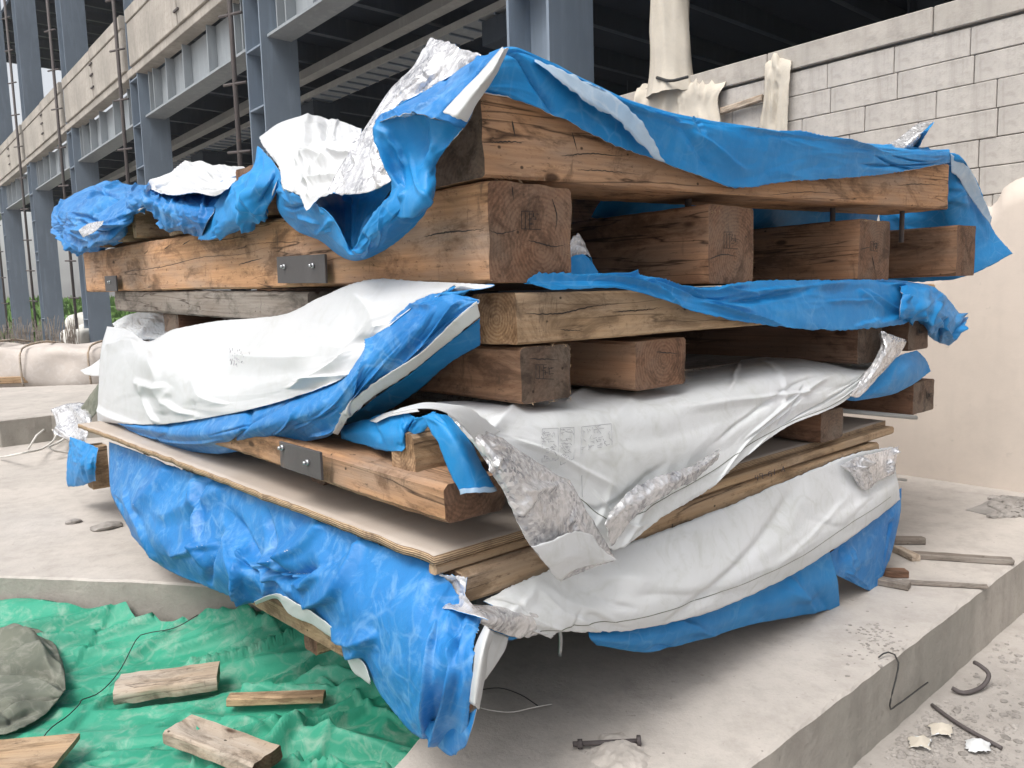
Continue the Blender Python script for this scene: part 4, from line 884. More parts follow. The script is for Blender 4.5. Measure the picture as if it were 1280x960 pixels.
sheet('white_hem', [Uo([(434, 812), (444, 820), (456, 832), (462, 850)], [.2]*4), Uo([(430, 812), (440, 838), (452, 848), (462, 856)], [.18]*4)], ['white', 'white'], t5, wr=.006, seed=64, res=.006)
sheet('white_corner', [Uo([(606, 782), (594, 808), (587, 842), (585, 876)], [.15, .18, .19, .19]), Uo([(612, 786), (604, 812), (598, 846), (593, 882)], [.16, .20, .21, .21]), Uo([(618, 792), (610, 815), (606, 848), (599, 886)], [.14, .16, .17, .18])], ['white', 'white2'], t5, wr=.003, seed=65, res=.006, uniform=True)
sheet('white_corner', [Vo([(612, 788), (608, 820), (605, 848)], .03), Vo([(636, 796), (628, 818), (607, 849)], .0)], ['white2', 'white2'], t5, wr=.004, seed=66, res=.006)
sheet('foil_corner', [Uo([(545, 717), (560, 719), (584, 721)], [.12, .11, .10]), Uo([(544, 738), (560, 740), (584, 746)], [.14, .11, .11]), Uo([(538, 763), (565, 762), (610, 775)], [.16, .16, .15])], ['foil', 'blue'], t5, wr=.010, fs=14, ft=8, seed=67, res=.005)
sheet('foil_corner', [Vo([(578, 756), (605, 758), (640, 758), (680, 762)], [.02, .04, .04, .02]), Vo([(586, 768), (615, 772), (650, 774), (685, 776)], [.08, .10, .08, .05]), Vo([(600, 780), (625, 790), (650, 797), (682, 792)], [.09, .08, .06, .03])], ['foil', 'blue'], t5, wr=.012, fs=11, ft=11, seed=68, res=.005)
sheet('blue_inner', [Vo([(612, 786), (640, 794), (670, 792)], -.02), Vo([(610, 792), (636, 800), (645, 798)], -.02)], ['blue', 'blue'], t5, wr=.003, seed=69, res=.006)
t6 = empty('tarpaulin', S(1.2, 0, .7), 'dirty white tarpaulin with a blue reverse hanging under the plywood battens, right side', 'tarpaulin', 'blue tarpaulins on the stack')
sheet('white_sheet', [Vo([(604, 752), (650, 728), (710, 704), (800, 674), (900, 636), (1000, 594), (1065, 568), (1116, 558)], [.015]*8),
                      Vo([(626, 762), (672, 762), (728, 752), (800, 732), (900, 696), (1000, 650), (1068, 618), (1120, 592)], [.06, .06, .06, .06, .06, .05, .04, .03]),
                      Vo([(655, 782), (690, 782), (735, 772), (800, 762), (900, 730), (1000, 684), (1075, 638), (1123, 606)], [.06, .07, .075, .075, .075, .07, .06, .04]),
                      Vo([(688, 798), (700, 790), (740, 790), (800, 786), (900, 760), (1000, 713), (1080, 660), (1125, 624)], [.05, .06, .065, .065, .065, .06, .05, .03])], ['white2', 'blue'], t6, wr=0.007, fs=2.6, ft=5, ang=.35, seed=71, folds=(18, 0.010, 0.07, 20, 30), res=.008, uniform=True, keep='w6')
sheet('blue_reverse', [Vo([(735, 785), (800, 780), (880, 758), (960, 728), (1037, 688)], [.02]*5), Vo([(737, 797), (800, 800), (872, 784), (955, 758), (1046, 722)], [.03]*5), Vo([(745, 806), (810, 815), (868, 802), (945, 780), (1050, 760)], [.0]*5)], ['blue', 'blue'], t6, wr=0.007, fs=4, ft=4, seed=72, folds=(8, 0.016, 0.07, 60, 40), res=.009)
sheet('blue_reverse', [Vo([(1036, 692), (1080, 655), (1127, 610)], .02), Vo([(1042, 715), (1085, 695), (1124, 650)], .03), Vo([(1056, 724), (1092, 737), (1112, 700)], .02)], ['blue2', 'blue'], t6, wr=0.006, fs=6, ft=5, seed=73, folds=(7, 0.018, 0.05, 70, 30), res=.008, uniform=True)
sheet('grey_foil', [Vo([(1050, 582), (1070, 572), (1095, 566), (1123, 558)], [.03, .05, .05, .04]), Vo([(1064, 592), (1078, 590), (1098, 584), (1121, 574)], [.05, .065, .065, .05]), Vo([(1072, 606), (1084, 612), (1100, 600), (1118, 592)], [.045, .06, .06, .05])], ['foil', 'white2'], t6, wr=.006, folds=(9, .03, .025, 80, 12), fs=9, ft=4, seed=74, res=.007)
# seam lines on the two white sheets (stitching) and faded print
def on(keep, s_, t_, off=.003):
    out, n, mm = SURF[keep]; i, j = min(n-1, max(1, int(s_*n))), min(mm-1, max(1, int(t_*mm))); p = out[j][i]
    fi, fj = s_*n-i, t_*mm-j
    p = p+(out[j][min(i+1, n)]-out[j][i])*fi+(out[min(j+1, mm)][i]-out[j][i])*fj
    return p+(Vector((0, 0, CAMH))-p).normalized()*off
def seam(keep, t0, t1, parent, m_='felt'):
    L = [[on(keep, .04+.92*i/120, t0+(t1-t0)*i/120, .0015) for i in range(121)]]
    stroke_mesh('seam', L, .0011, m_, parent, WL[parent.name].to_translation())
seam('w6', .80, .78, t6); seam('w4', .86, .84, t4)
def nearst(keep, x, y):
    out, n, mm = SURF[keep]; best = None; inv = 1e9
    for j in range(0, mm+1, 1):
        for i in range(0, n+1, 1):
            d = out[j][i]-Vector((0, 0, CAMH)); dz = d.dot(Fv); px = 640+FOC*d.dot(Rv)/dz; py = 480-FOC*d.dot(Uv)/dz
            e = (px-x)**2+(py-y)**2
            if e < inv: inv = e; best = (i/n, j/mm)
    return best
def printmarks(keep, corners, strokes, parent, r, m_):
    q = [nearst(keep, *c) for c in corners]
    L = []
    for st in strokes:
        ln = []
        for (a, b) in st:
            s_ = (q[0][0]*(1-a)+q[1][0]*a)*(1-b)+(q[3][0]*(1-a)+q[2][0]*a)*b; t_ = (q[0][1]*(1-a)+q[1][1]*a)*(1-b)+(q[3][1]*(1-a)+q[2][1]*a)*b
            ln.append(on(keep, s_, t_, .004))
        L.append(ln)
    stroke_mesh('print', L, r, m_, parent, WL[parent.name].to_translation())
rn = random.Random(4); st = []
for (x0, x1) in ((.0, .22), (.25, .46), (.58, 1.0)):
    yb = 1.0 if x0 < .5 else .75
    st += [[(x0, .0), (x1, .0)], [(x0, .0), (x0, yb)], [(x1, .0), (x1, yb*.85)]] + ([[(x0, yb), (x1, yb*.85)]] if x0 < .5 else [])
    for i in range(20):
        a, b = rn.uniform(x0, x1-.03), rn.uniform(.03, .8)*yb; st.append([(a, b), (a+rn.uniform(-.02, .04), b+rn.uniform(.03, .12))])
        a, b = rn.uniform(x0, x1-.06), rn.uniform(.03, .9)*yb; st.append([(a, b), (a+rn.uniform(.02, .06), b+rn.uniform(-.03, .03))])
st += [[(.58, .0), (.53, 1.4), (.51, 2.0)]]
printmarks('w4', [(678, 536), (764, 530), (764, 574), (678, 578)], st, t4, .0007, 'fadeink')
st = []
for i in range(26):
    a, b = rn.uniform(0, 1), rn.uniform(0, .9); st.append([(a, b), (a+rn.uniform(-.1, .15), b+rn.uniform(.05, .2))])
printmarks('w3', [(284, 432), (312, 440), (312, 456), (288, 458)], st, t3, .0011, 'fadeink')
# small blue piece and timber stub at the far left of the deck
t7 = empty('tarpaulin', S(-.1, 3.2, .8), 'small blue tarpaulin remnant hanging from the left corner of the plywood', 'tarpaulin', 'blue tarpaulins on the stack')
sheet('blue_end', [Uo([(88, 546), (105, 552), (122, 560)], .1), Uo([(84, 575), (105, 580), (120, 582)], [.12, .16, .12]), Uo([(86, 608), (102, 607), (119, 601)], .12)], ['blue', 'white'], t7, wr=.02, fs=5, ft=5, seed=81)
timber('post', pt((122, 612, 'U', .03))-V3*.02, .09, .14, .26, ['pale', 'pale'], base)
# ================================================================ LOOSE THINGS
tube('steel_tube', [pt((1050, 513, 3.15)), pt((1145, 522, 3.3))], .010, 'light', None, seg=10, label='thin pale steel tube sticking out on the right above the plywood', cat='tube')
tube('steel_tube', [pt((1105, 597, 3.4)), pt((1132, 600, 3.5))], .007, 'bolt', None, seg=8, label='short bent steel rod end poking out beside the grey foil at right', cat='rod')
# green tarpaulin on the lower ground
def green():
    c = [(-3.4, 3.66), (-.05, 2.98), (-.30, 1.20), (-2.2, .95)]
    n, m_ = 330, 250; vs, fs = [], []
    rg = random.Random(17); GF = []
    for _ in range(80):
        gx, gy = rg.uniform(-2.7, -.2), rg.uniform(1.5, 3.3); an = math.radians(rg.gauss(8, 26)); ln = rg.uniform(.15, .75)
        GF.append((gx-math.cos(an)*ln, gy-math.sin(an)*ln, 2*math.cos(an)*ln, 2*math.sin(an)*ln, 4*ln*ln, rg.uniform(.018, .065), rg.uniform(.02, .08)))
    def slabline(x):  # y of slab front-left edge
        P = [(-4.6, 3.78), (-2.43, 3.49), (-1.64, 3.36), (-.70, 3.12), (-.30, 2.98), (.1, 2.7)]
        for a, b in zip(P[:-1], P[1:]):
            if a[0] <= x <= b[0]: return a[1]+(b[1]-a[1])*(x-a[0])/(b[0]-a[0])
        return 3
    for j in range(m_+1):
        for i in range(n+1):
            s_, t_ = i/n, j/m_
            p = (Vector(c[0])*(1-s_)+Vector(c[1])*s_)*(1-t_)+(Vector(c[3])*(1-s_)+Vector(c[2])*s_)*t_
            if j == 0 or i == n: p = p+Vector((noise.noise(Vector((s_*20, t_*20, 3))), noise.noise(Vector((s_*20, t_*20, 7)))))*.05
            q = Vector((p.x*1.5+p.y*.5, p.y*3.4-p.x*.7, 2.2)); wq = Vector((noise.noise(q*.6), noise.noise(q*.6+Vector((7, 3, 0))), 0))*1.1
            vd = noise.voronoi(q*.8+wq)[0]; vd2 = noise.voronoi(q*2.0+wq)[0]
            h = .035*max(0, ridge(q+wq))**1.5 + .014*(vd[1]-vd[0]) + .006*(vd2[1]-vd2[0]) + .004*ridge(q*3.5)
            for (gx, gy, dx_, dy_, l2, am, wd) in GF:
                u_ = ((p.x-gx)*dx_+(p.y-gy)*dy_)/l2
                if -.1 < u_ < 1.1:
                    sg = ((p.x-gx)*dy_-(p.y-gy)*dx_)/math.sqrt(l2)+.02*noise.noise(Vector((u_*3, gx*7, gy))); k_ = wd*(.4 if sg > 0 else 1)
                    if abs(sg) < k_: h += am*(1-abs(sg)/k_)**1.3*max(0, min(1, (u_+.1)*5, (1.1-u_)*5))
            d = slabline(p.x)-p.y
            h += .13*math.exp(-(max(0, d)/.14)**2)*(.8+.5*noise.noise(Vector((p.x*3, 0, 0)))) + .02*noise.noise(Vector((p.x*1.3, p.y*1.3, 0)))
            if p.x < -1.85: h += .09*math.exp(-((p.x+2.3)/.35)**2-((d-.18)/.22)**2)
            if p.x < -1.05 and d > .3: h = min(h, .045)
            yy = p.y if d > .012 else slabline(p.x)-.012
            vs.append((p.x, yy, max(.004, h+.008)))
    for j in range(m_):
        for i in range(n): fs.append((j*(n+1)+i, (j+1)*(n+1)+i, (j+1)*(n+1)+i+1, j*(n+1)+i+1))
    me = bpy.data.meshes.new('green_tarpaulin'); me.from_pydata(vs, [], fs)
    o = link('green_tarpaulin', me, ['green', 'green']); tag(o, 'crumpled dusty green tarpaulin spread on the ground at lower left', 'tarpaulin')
    return vs, n, m_
GV, gn, gmm = green()
def gh(x, y):
    b = 1e9; z = 0
    for k in range(0, len(GV), 3):
        v_ = GV[k]; e = (v_[0]-x)**2+(v_[1]-y)**2
        if e < b: b = e; z = v_[2]
    return z
def loose(px0, px1, wd, h, mats, label, tilt=0., lift=.0, **k):
    a, b = pt((px0[0], px0[1], 'Z', .06)), pt((px1[0], px1[1], 'Z', .06)); 
    lift += .010; za = max(gh(a.x, a.y), gh((a.x+b.x)/2, (a.y+b.y)/2))*.8+lift; zb = max(gh(b.x, b.y), gh((a.x+b.x)/2, (a.y+b.y)/2))*.8+lift
    a.z, b.z = za, zb; d = b-a
    return timber('wood_offcut', a, d.length, wd, h, mats, None, dx=d, dy=Z3.cross(d).normalized(), label=label, cat='wood offcut', group='wood offcuts on the green tarpaulin', **k)
loose((142, 885), (272, 864), .16, .055, ['old', 'old'], 'wide grey dusty board offcut, the back left one on the green tarpaulin', rough=.012, lift=.012)
loose((283, 884), (404, 880), .055, .035, ['pale', 'pale'], 'thin square pale stick lying right of the wide board on the green tarpaulin', lift=.02)
loose((206, 948), (318, 990), .12, .05, ['old', 'pine_end'], 'short thick brownish block with split end at the bottom edge of the photo', rough=.006, lift=.05)
# dusty grey fabric lump, left edge
sheet('fabric_heap', [[(-60, 800, 'Z', 0.107), (0, 788, 'Z', 0.130), (45, 786, 'Z', 0.122), (70, 806, 'Z', 0.092)], [(-60, 828, 'Z', 0.115), (0, 822, 'Z', 0.122), (50, 822, 'Z', 0.107), (80, 836, 'Z', 0.092)], [(-60, 858, 'Z', 0.085), (0, 856, 'Z', 0.092), (45, 856, 'Z', 0.085), (80, 862, 'Z', 0.107)], [(-60, 880, 'Z', 0.122), (0, 882, 'Z', 0.122), (34, 878, 'Z', 0.100), (68, 880, 'Z', 0.070)], [(-60, 916, 'Z', 0.070), (0, 918, 'Z', 0.062), (30, 908, 'Z', 0.062), (58, 892, 'Z', 0.055)]], ['felt', 'felt'], None, wr=.016, fs=2.2, ft=3.2, seed=91, folds=(12, 0.035, 0.12, 15, 30), res=.008, label='heap of dusty grey fabric on the green tarpaulin at the left edge', cat='fabric')
timber('plywood_scrap', pt((-60, 985, 'Z', .10)), .27, .22, .02, ['pale', 'pale'], None, dx=Vector((1, .1, 0)), dy=Vector((-.1, 1, 0)), label='pale plywood scrap at the bottom left corner of the photo', cat='plywood')
gw = lambda x, y, up=.026: (lambda p: Vector((p.x, p.y, gh(p.x, p.y)+up)))(pt((x, y, 'Z', .05)))
tube('black_wire', [gw(*q) for q in ((35, 955), (60, 925), (85, 905), (100, 890), (103, 880), (125, 868), (150, 845), (172, 812), (185, 806), (220, 802), (250, 795))], .0022, 'wire', None, seg=5, label='thin black wire curling over the green tarpaulin', cat='wire')
# plank scrap, cord and rubbish left behind the stack
rub = timber('wood_scrap', pt((-40, 482, 'Z', .53)), 1.05, .35, .09, ['pale', 'pale'], None, dx=Vector((1, .25, .0)), dy=Vector((-.25, 1, 0)), label='rough pale plank end lying on the raised concrete platform at left edge', cat='plank')
def bag(px, w_, h_, D, lab, name='wrapped_bundle', m_='sack', seed=0, straps=3, cat='bundle'):
    e0 = pt((px[0], px[1], D)); 
    L = w_; bm = bmesh.new(); bmesh.ops.create_cube(bm, size=1); bmesh.ops.subdivide_edges(bm, edges=bm.edges[:], cuts=14, use_grid_fill=True)
    for vv in bm.verts:
        c = vv.co; r_ = Vector((c.x, c.y, c.z))*2
        k_ = (abs(r_.x)**5+abs(r_.y)**5+abs(r_.z)**5)**(1/5); r_ = r_/max(k_, .01)*max(abs(r_.x), abs(r_.y), abs(r_.z))
        p = Vector((r_.x*L/2, r_.y*.5, r_.z*h_/2+h_/2)); p += Vector((0, noise.noise(p*2.3+Vector((seed, 0, 0)))*.10, noise.noise(p*2.9+Vector((0, seed, 0)))*.07)); vv.co = p
    me = bpy.data.meshes.new(name); bm.to_mesh(me); bm.free()
    e = empty(name, e0, lab, cat, 'wrapped bundles on the ground behind the platform')
    link('cover', me, m_, e, Matrix.Translation(e0))
    for i in range(straps):
        xx = L*(-.4+.8*i/max(1, straps-1)); P = [e0+Vector((xx, y, z)) for y, z in ((-.53, .02), (-.56, h_*.5), (-.50, h_*.97), (0, h_+.05), (.5, h_))]
        tube('strap', P, .016, 'old', e, seg=4)
M['sack2'] = fabric('beige_wrap', (.50, .45, .41), (.42, .38, .35), dust=(.6, .58, .56), dusta=.5, rough=.8, trans=0, scale=8, crumple=.4, spec=.1)
bag((60, 486), 2.3, .62, 10.9, 'long beige wrapped bundle with straps lying left of the stack', m_='sack2', seed=3)
bag((-40, 486), 1.7, .66, 11.4, 'beige wrapped bundle cut off by the left edge of the photo', m_='sack2', seed=9)
for i, (x, y, D, w_, h_) in enumerate(((112, 432, 24, 1.0, 1.0), (100, 437, 22, .7, .6), (122, 436, 23, .7, .8))):
    bag((x, y), w_, h_, D, ['tall pale sack standing beyond the far column', 'low pale sack on the ground beyond the strapped bundle', 'pale sack leaning right beside the tall one beyond the columns'][i], name='bulk_bag', m_='sack', seed=20+i, straps=0, cat='sack')
fe = empty('reed_screen', pt((30, 430, 18)), 'low grey screen of twigs behind the strapped bundles at left', 'fence')
rr = random.Random(3); bm = bmesh.new()
for i in range(260):
    x = rr.uniform(-1.6, 1.35); p = Vector((x, rr.uniform(-.1, .1), 0)); hgt = rr.uniform(.5, .95); d = Vector((rr.uniform(-.2, .2), rr.uniform(-.1, .1), 1))*hgt; w_ = Vector((.012, 0, 0))
    bm.faces.new([bm.verts.new(q) for q in (p-w_, p+w_, p+d+w_*.5, p+d-w_*.5)])
me = bpy.data.meshes.new('twigs'); bm.to_mesh(me); bm.free(); o = link('twigs', me, 'grey', fe, Matrix.Translation(pt((30, 446, 18))), smooth=False); o['kind'] = 'stuff'
zc = lambda x, y, z=.275: pt((x, y, 'Z', z))
for k_, (q, lab) in enumerate(((((0, 572), (30, 566), (55, 560), (70, 545), (62, 530), (75, 520), (95, 522), (90, 540), (70, 555)), 'loose white cord looping left of the plywood corner'),
          (((35, 562), (45, 545), (70, 530), (80, 548), (60, 560), (85, 566), (105, 560)), 'second tangle of white cord close to the plywood corner'))):
    tube('white_cord', [zc(x, y, .29+.12*math.sin(i*1.3)**2) for i, (x, y) in enumerate(q)], .009, 'cord', None, seg=6, label=lab, cat='cord', group='white cords left of the stack')
sheet('foil_scrap', [[(64, 512, 5.0), (85, 505, 5.0), (110, 503, 4.9)], [(70, 530, 4.9), (92, 528, 4.8), (118, 526, 4.6)], [(66, 540, 4.8), (88, 552, 4.7), (104, 560, 4.5)]], ['foil', 'white2'], None, wr=.05, fs=4, ft=4, seed=95, res=.015, label='crumpled grey foil scrap at the left end of the plywood', cat='scrap')
sheet('grey_board_scrap', [[(92, 520, 4.9), (108, 500, 4.8), (124, 478, 4.7)], [(104, 528, 4.7), (118, 520, 4.6), (128, 500, 4.5)]], ['felt', 'felt'], None, wr=.02, seed=96, res=.015, label='bent grey strip sticking up behind the white tarpaulin at left', cat='scrap')
sheet('paper_scrap', [[(100, 463, 5.2), (112, 458, 5.1), (126, 448, 5.0)], [(106, 468, 5.1), (116, 470, 5.0), (126, 470, 4.9)]], ['white', 'white2'], None, wr=.01, seed=97, res=.015, label='white sheet scrap peeking out left of the big white tarpaulin', cat='scrap')
rock('mortar_clod', zc(92, 652), .045, 'rubble', sq=.35, label='small mortar clod on the slab left of the blue skirt', cat='debris')
rock('stone_flake', zc(135, 658), .085, 'rubble', sq=.25, label='flat stone flake on the slab beside the blue skirt', cat='debris')
# cords, rod and mortar under the stack, front
e = empty('anchor_rod', zc(760, 930), 'rusty threaded rod stuck in a lump of mortar on the slab, bottom centre', 'rod')
tube('rod', [zc(716, 930, .285), zc(800, 926, .285)], .007, 'rusty', e); tube('nut', [zc(722, 930, .285), zc(728, 930, .285)], .013, 'rusty', e, seg=6); tube('nut', [zc(796, 926, .285), zc(801, 926, .285)], .015, 'rusty', e, seg=6)
def lump():
    vs, fs = [], []; c = zc(775, 945, ZS)
    for i in range(40):
        for j in range(40):
            x, y = (i/39-.5)*.17, (j/39-.5)*.24; r_ = max(0, math.hypot(x/.075, y/.11)+.25*noise.noise(Vector((x*30, y*30, 2))))
            z = max(-.003, .026*(1-r_**2.5))+.004*noise.noise(Vector((x*70, y*70, 4))) if r_ < 1.25 else -.004; vs.append((c.x+x, c.y+y, c.z+max(-.004, z)))
    for i in range(39):
        for j in range(39): fs.append((i*40+j, (i+1)*40+j, (i+1)*40+j+1, i*40+j+1))
    me = bpy.data.meshes.new('mortar_lump'); me.from_pydata(vs, [], fs); link('mortar_lump', me, 'slab', e)
lump()
for k_, (q, lab) in enumerate(((((598, 884), (615, 888), (640, 890), (668, 884), (690, 880)), 'thin pale wire on the shaded slab, right of the blue low point'), (((602, 862), (625, 860), (650, 868), (672, 882)), 'thin dark wire arching on the slab just above the pale one'))):
    tube('wire', [zc(x, y, .28+.01*(i % 2)) for i, (x, y) in enumerate(q)], .0018, 'cord' if k_ == 0 else 'wire', None, seg=5, label=lab, cat='wire', group='wires on the slab under the stack')
tube('steel_pin', [pt((699, 785, 2.2)), pt((701, 800, 2.2)), pt((700, 820, 2.2))], .006, 'bolt', None, label='short bright steel pin hanging below the stack, bottom centre', cat='pin')
# debris chips on the slab by the kerb edge
chips = bmesh.new(); rr = random.Random(9)
for i in range(260):
    x, y = (rr.gauss(1100, 22), rr.gauss(806, 16)) if i < 90 else (rr.gauss(1090, 14), rr.gauss(788, 6)) if i < 130 else (rr.uniform(660, 1270), rr.uniform(640, 950))
    p = zc(x, y, ZS); a = p-S(0, -.34, 0)
    if a.dot(U3) < .01: continue
    r_ = rr.uniform(.002, .007) if i < 130 else rr.uniform(.001, .0035)
    q = bmesh.ops.create_icosphere(chips, subdivisions=1, radius=r_)
    for vv in q['verts']: vv.co = Vector((vv.co.x*rr.uniform(.7, 1.6), vv.co.y, vv.co.z*.5))+p
me = bpy.data.meshes.new('stone_chips'); chips.to_mesh(me); chips.free(); tag(link('stone_chips', me, 'rubble', smooth=False), 'scattered small stone chips on the slab near its right edge', 'debris', kind='stuff')
# form boards and scraps on the slab at right
grp = 'boards and sticks on the slab, right'
def sboard(a, b, wd, h, m_, lab, name='form_board', z=ZS+.002):
    A_, B_ = zc(*a, z), zc(*b, z); d = B_-A_; timber(name, A_, d.length, wd, h, [m_, m_], None, dx=d, dy=Z3.cross(d), rough=.003, ch=.003, label=lab, cat='board', group=grp)
sboard((1138, 698), (1268, 707), .055, .022, 'grey', 'long thin grey board set across the slab to its right edge')
sboard((1130, 731), (1236, 737), .03, .012, 'grey', 'thin dark strip across the slab, nearer than the grey board')
sboard((1113, 681), (1157, 681), .05, .03, 'grey', 'short flat grey stick farthest back beside the blue flap')
sboard((1116, 690), (1140, 702), .04, .03, 'old', 'short slanting stick touching the end of the long grey board')
sboard((1102, 723), (1136, 723), .05, .03, 'dark', 'short dark wood scrap below the tip of the blue flap')
sboard((1094, 731), (1135, 739), .05, .026, 'grey', 'short pale grey stick at the end of the thin dark strip')
# hole with rubble in the slab far right
hole = [tuple(zc(x, y, ZS)[:2]) for x, y in ((1207, 638), (1248, 622), (1330, 622), (1330, 640), (1250, 648))]
prism('shallow_pit', hole, ZS-.01, ZS+.004, 'mortar', jit=.01, step=.03, bev=.002, kind='structure')
rb = bmesh.new()
for i in range(220):
    x, y = rr.uniform(1238, 1320), rr.uniform(622, 646); p = zc(x, y, ZS+.006); q = bmesh.ops.create_icosphere(rb, subdivisions=1, radius=rr.uniform(.008, .03))
    for vv in q['verts']: vv.co = Vector((vv.co.x*rr.uniform(.7, 1.4), vv.co.y*rr.uniform(.7, 1.4), vv.co.z*.7))+p
me = bpy.data.meshes.new('rubble'); rb.to_mesh(me); rb.free(); tag(link('rubble', me, 'rubble', smooth=False), 'grey rubble in the shallow pit at the foot of the beige wall', 'rubble', kind='stuff')
# lower ground right: gravel, rod, hook, wire, paper
zg = lambda x, y, z=.005: pt((x, y, 'Z', z))
gv = bmesh.new()
for i in range(2600):
    x, y = (rr.uniform(1040, 1285), rr.uniform(790, 965)) if i % 3 else (rr.gauss(1165, 35), rr.gauss(925, 22)); p = zg(x, y, 0)
    if (p-S(0, -.36, 0)).dot(U3) > 0: continue
    r_ = .0012+.006*rr.random()**5*2.2; q = bmesh.ops.create_icosphere(gv, subdivisions=1, radius=r_)
    for vv in q['verts']: vv.co = Vector((vv.co.x*rr.uniform(.7, 1.5), vv.co.y*rr.uniform(.7, 1.4), vv.co.z*.6))+p
me = bpy.data.meshes.new('gravel'); gv.to_mesh(me); gv.free(); tag(link('gravel', me, 'rubble', smooth=False), 'loose gravel and mortar crumbs on the ground at lower right', 'gravel', kind='stuff')
tube('rebar_hook', [zg(1190, 860, .02), zg(1205, 866, .012), zg(1228, 858, .02), zg(1236, 843, .05), zg(1225, 832, .07), zg(1218, 828, .07)], .008, 'rusty', None, seg=7, label='dark bent rebar hook on the ground beside the slab edge', cat='rebar')
tube('rebar_rod', [zg(1165, 881, .012), zg(1200, 906, .012), zg(1252, 935, .012)], .007, 'rusty', None, seg=7, label='rusty straight rod on the gravel at lower right', cat='rebar')
for k_, (x, y) in enumerate(((1222, 932), (1150, 928), (1176, 912))):
    sheet('paper_scrap', [[(x-16, y-6, 'Z', .01), (x, y-9, 'Z', .03), (x+16, y-4, 'Z', .012)], [(x-12, y+7, 'Z', .012), (x+2, y+6, 'Z', .02), (x+12, y+9, 'Z', .02)]][:2], ['canvas' if k_ else 'white2', 'white2'], None, wr=.006, fs=16, ft=16, seed=100+k_, res=.004, rag=.012, label=['white torn paper scrap at lower right below the rusty rod', 'grey flake of mortar paper near the slab foot, leftmost of the scraps', 'small grey scrap between the rod and the white paper'][k_], cat='scrap', group='scraps on the ground at lower right')
def mixp(a, b, t): return a*(1-t)+b*t
ed = lambda a, z, b=-.345: S(a, b, z)
tube('green_wire', [zc(1098, 822, .275), zc(1110, 815, .285), ed(1.46, .25), ed(1.40, .12), ed(1.47, .10), ed(1.65, .09), ed(1.72, .085)], .0028, 'wire', None, seg=5, label='dark wire hanging over the right edge of the slab', cat='wire')
# canvas cloths on the wall and wrapped post
def dwall(x, off=0): # depth on wall face for pixel x, off towards the camera
    dd = ray(x, 300); n = (-T2.x, -T2.y); c = Q0.x*n[0]+Q0.y*n[1]+off; return c/((dd.x*n[0]+dd.y*n[1]))*dd.y
def Wo(pts, off): return [(x, y, dwall(x, off)) for x, y in pts]
sheet('canvas_cloth', [Wo([(792, 122), (820, 100), (850, 95), (880, 97), (910, 92)], -.15), Wo([(784, 132), (815, 112), (848, 106), (880, 110), (906, 104)], .05), Wo([(776, 150), (812, 140), (848, 140), (880, 142), (896, 120)], .09), Wo([(774, 168), (812, 175), (848, 178), (893, 180), (900, 150)], .10)], ['canvas', 'canvas'], None, wr=0.02, fs=2.6, ft=.6, seed=110, folds=(16, 0.05, 0.09, 90, 10), res=.02, flute=None, label='cream canvas cloth draped over the wall top below the wrapped post', cat='cloth', group='cream cloths on the wall')
sheet('canvas_cloth', [Wo([(958, 78), (968, 70), (978, 70), (992, 74)], -.12), Wo([(956, 84), (966, 78), (978, 77), (989, 80)], .04), Wo([(955, 120), (965, 118), (975, 116), (986, 114)], .06), Wo([(948, 170), (960, 172), (972, 172), (984, 170)], .06)], ['canvas', 'canvas'], None, wr=0.012, fs=6, ft=.6, seed=111, folds=(9, 0.03, 0.04, 90, 6), res=0.01, label='narrow cream cloth hanging folded over the block wall', cat='cloth', group='cream cloths on the wall')
e = empty('wrapped_post', pt((840, 100, dwall(840, .05))), 'post wrapped in loose cream cloth rising above the wall', 'post')
bm = bmesh.new(); n = 28; K = 60; c0 = pt((840, 100, dwall(840, .02))); vs, fs = [], []
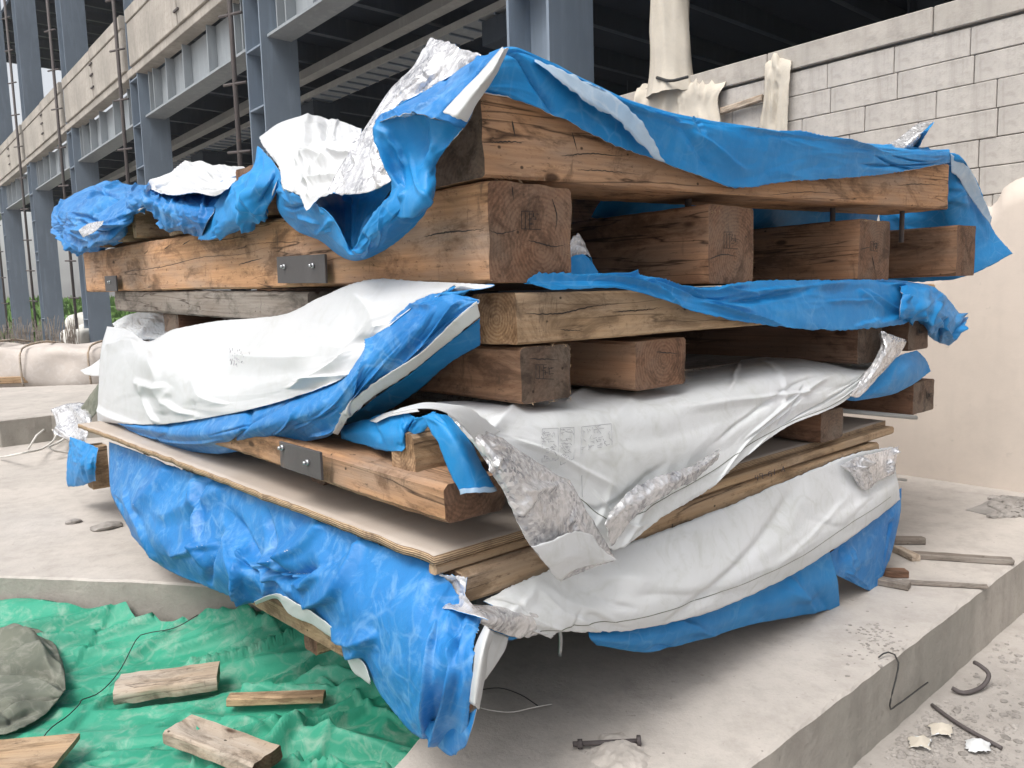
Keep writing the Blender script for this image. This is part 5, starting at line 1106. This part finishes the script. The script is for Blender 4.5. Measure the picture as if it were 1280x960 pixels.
for j in range(K+1):
    z = c0.z-.12+j*.05
    for i in range(n):
        a = 6.283*i/n; r_ = .125+.025*noise.noise(Vector((math.cos(a)*1.8, math.sin(a)*1.8, z*.5)))+.035*ridge(Vector((math.cos(a)*3.4+.6*math.sin(z*1.5), math.sin(a)*3.4, z*.8))) + .05*math.exp(-j/3.)
        vs.append((c0.x+r_*math.cos(a)+.03*math.sin(z), c0.y+r_*math.sin(a), z))
for j in range(K):
    for i in range(n): fs.append((j*n+i, j*n+(i+1) % n, (j+1)*n+(i+1) % n, (j+1)*n+i))
me = bpy.data.meshes.new('wrap'); me.from_pydata(vs, [], fs); me.transform(Matrix.Translation(-WL[e.name].to_translation())); link('wrap', me, 'canvas', e, WL[e.name].copy())
tube('tie', [pt((821, 97, dwall(821, .18))), pt((838, 101, dwall(838, .2))), pt((860, 96, dwall(860, .18)))], .012, 'wire', e)
a, b = pt((900, 143, dwall(900, .06))), pt((952, 126, dwall(952, .06)))
timber('wood_stick', a, (b-a).length, .04, .05, ['old', 'old'], None, dx=b-a, dy=Z3.cross(b-a), label='short pale stick leaning on the wall between the two cream cloths', cat='stick')
a, b = pt((1205, 12, dwall(1205, -.1))), pt((1330, -22, dwall(1330, -.1)))
timber('plank', a, (b-a).length, .12, .035, ['dark', 'dark'], None, dx=b-a, dy=Z3.cross(b-a), label='dark plank lying on top of the wall at the upper right corner', cat='plank')

# ---------------------------------------------------------------- air: thin haze over the site
hm, hnt, hb = mat('haze'); hnt.nodes.remove(hb)
pv = hnt.nodes.new('ShaderNodeVolumePrincipled'); pv.inputs['Color'].default_value = (.98, .99, 1, 1); pv.inputs['Density'].default_value = .0007; pv.inputs['Anisotropy'].default_value = .2
hnt.links.new(pv.outputs[0], hnt.nodes['Material Output'].inputs['Volume'])
me = boxmesh('haze', (500, 440, 18.5)); me.materials.append(hm); o = bpy.data.objects.new('haze', me); sc.collection.objects.link(o); o.location = (-295, -35, -1.2)
tag(o, 'thin bright haze over the whole building site', 'haze', kind='stuff')
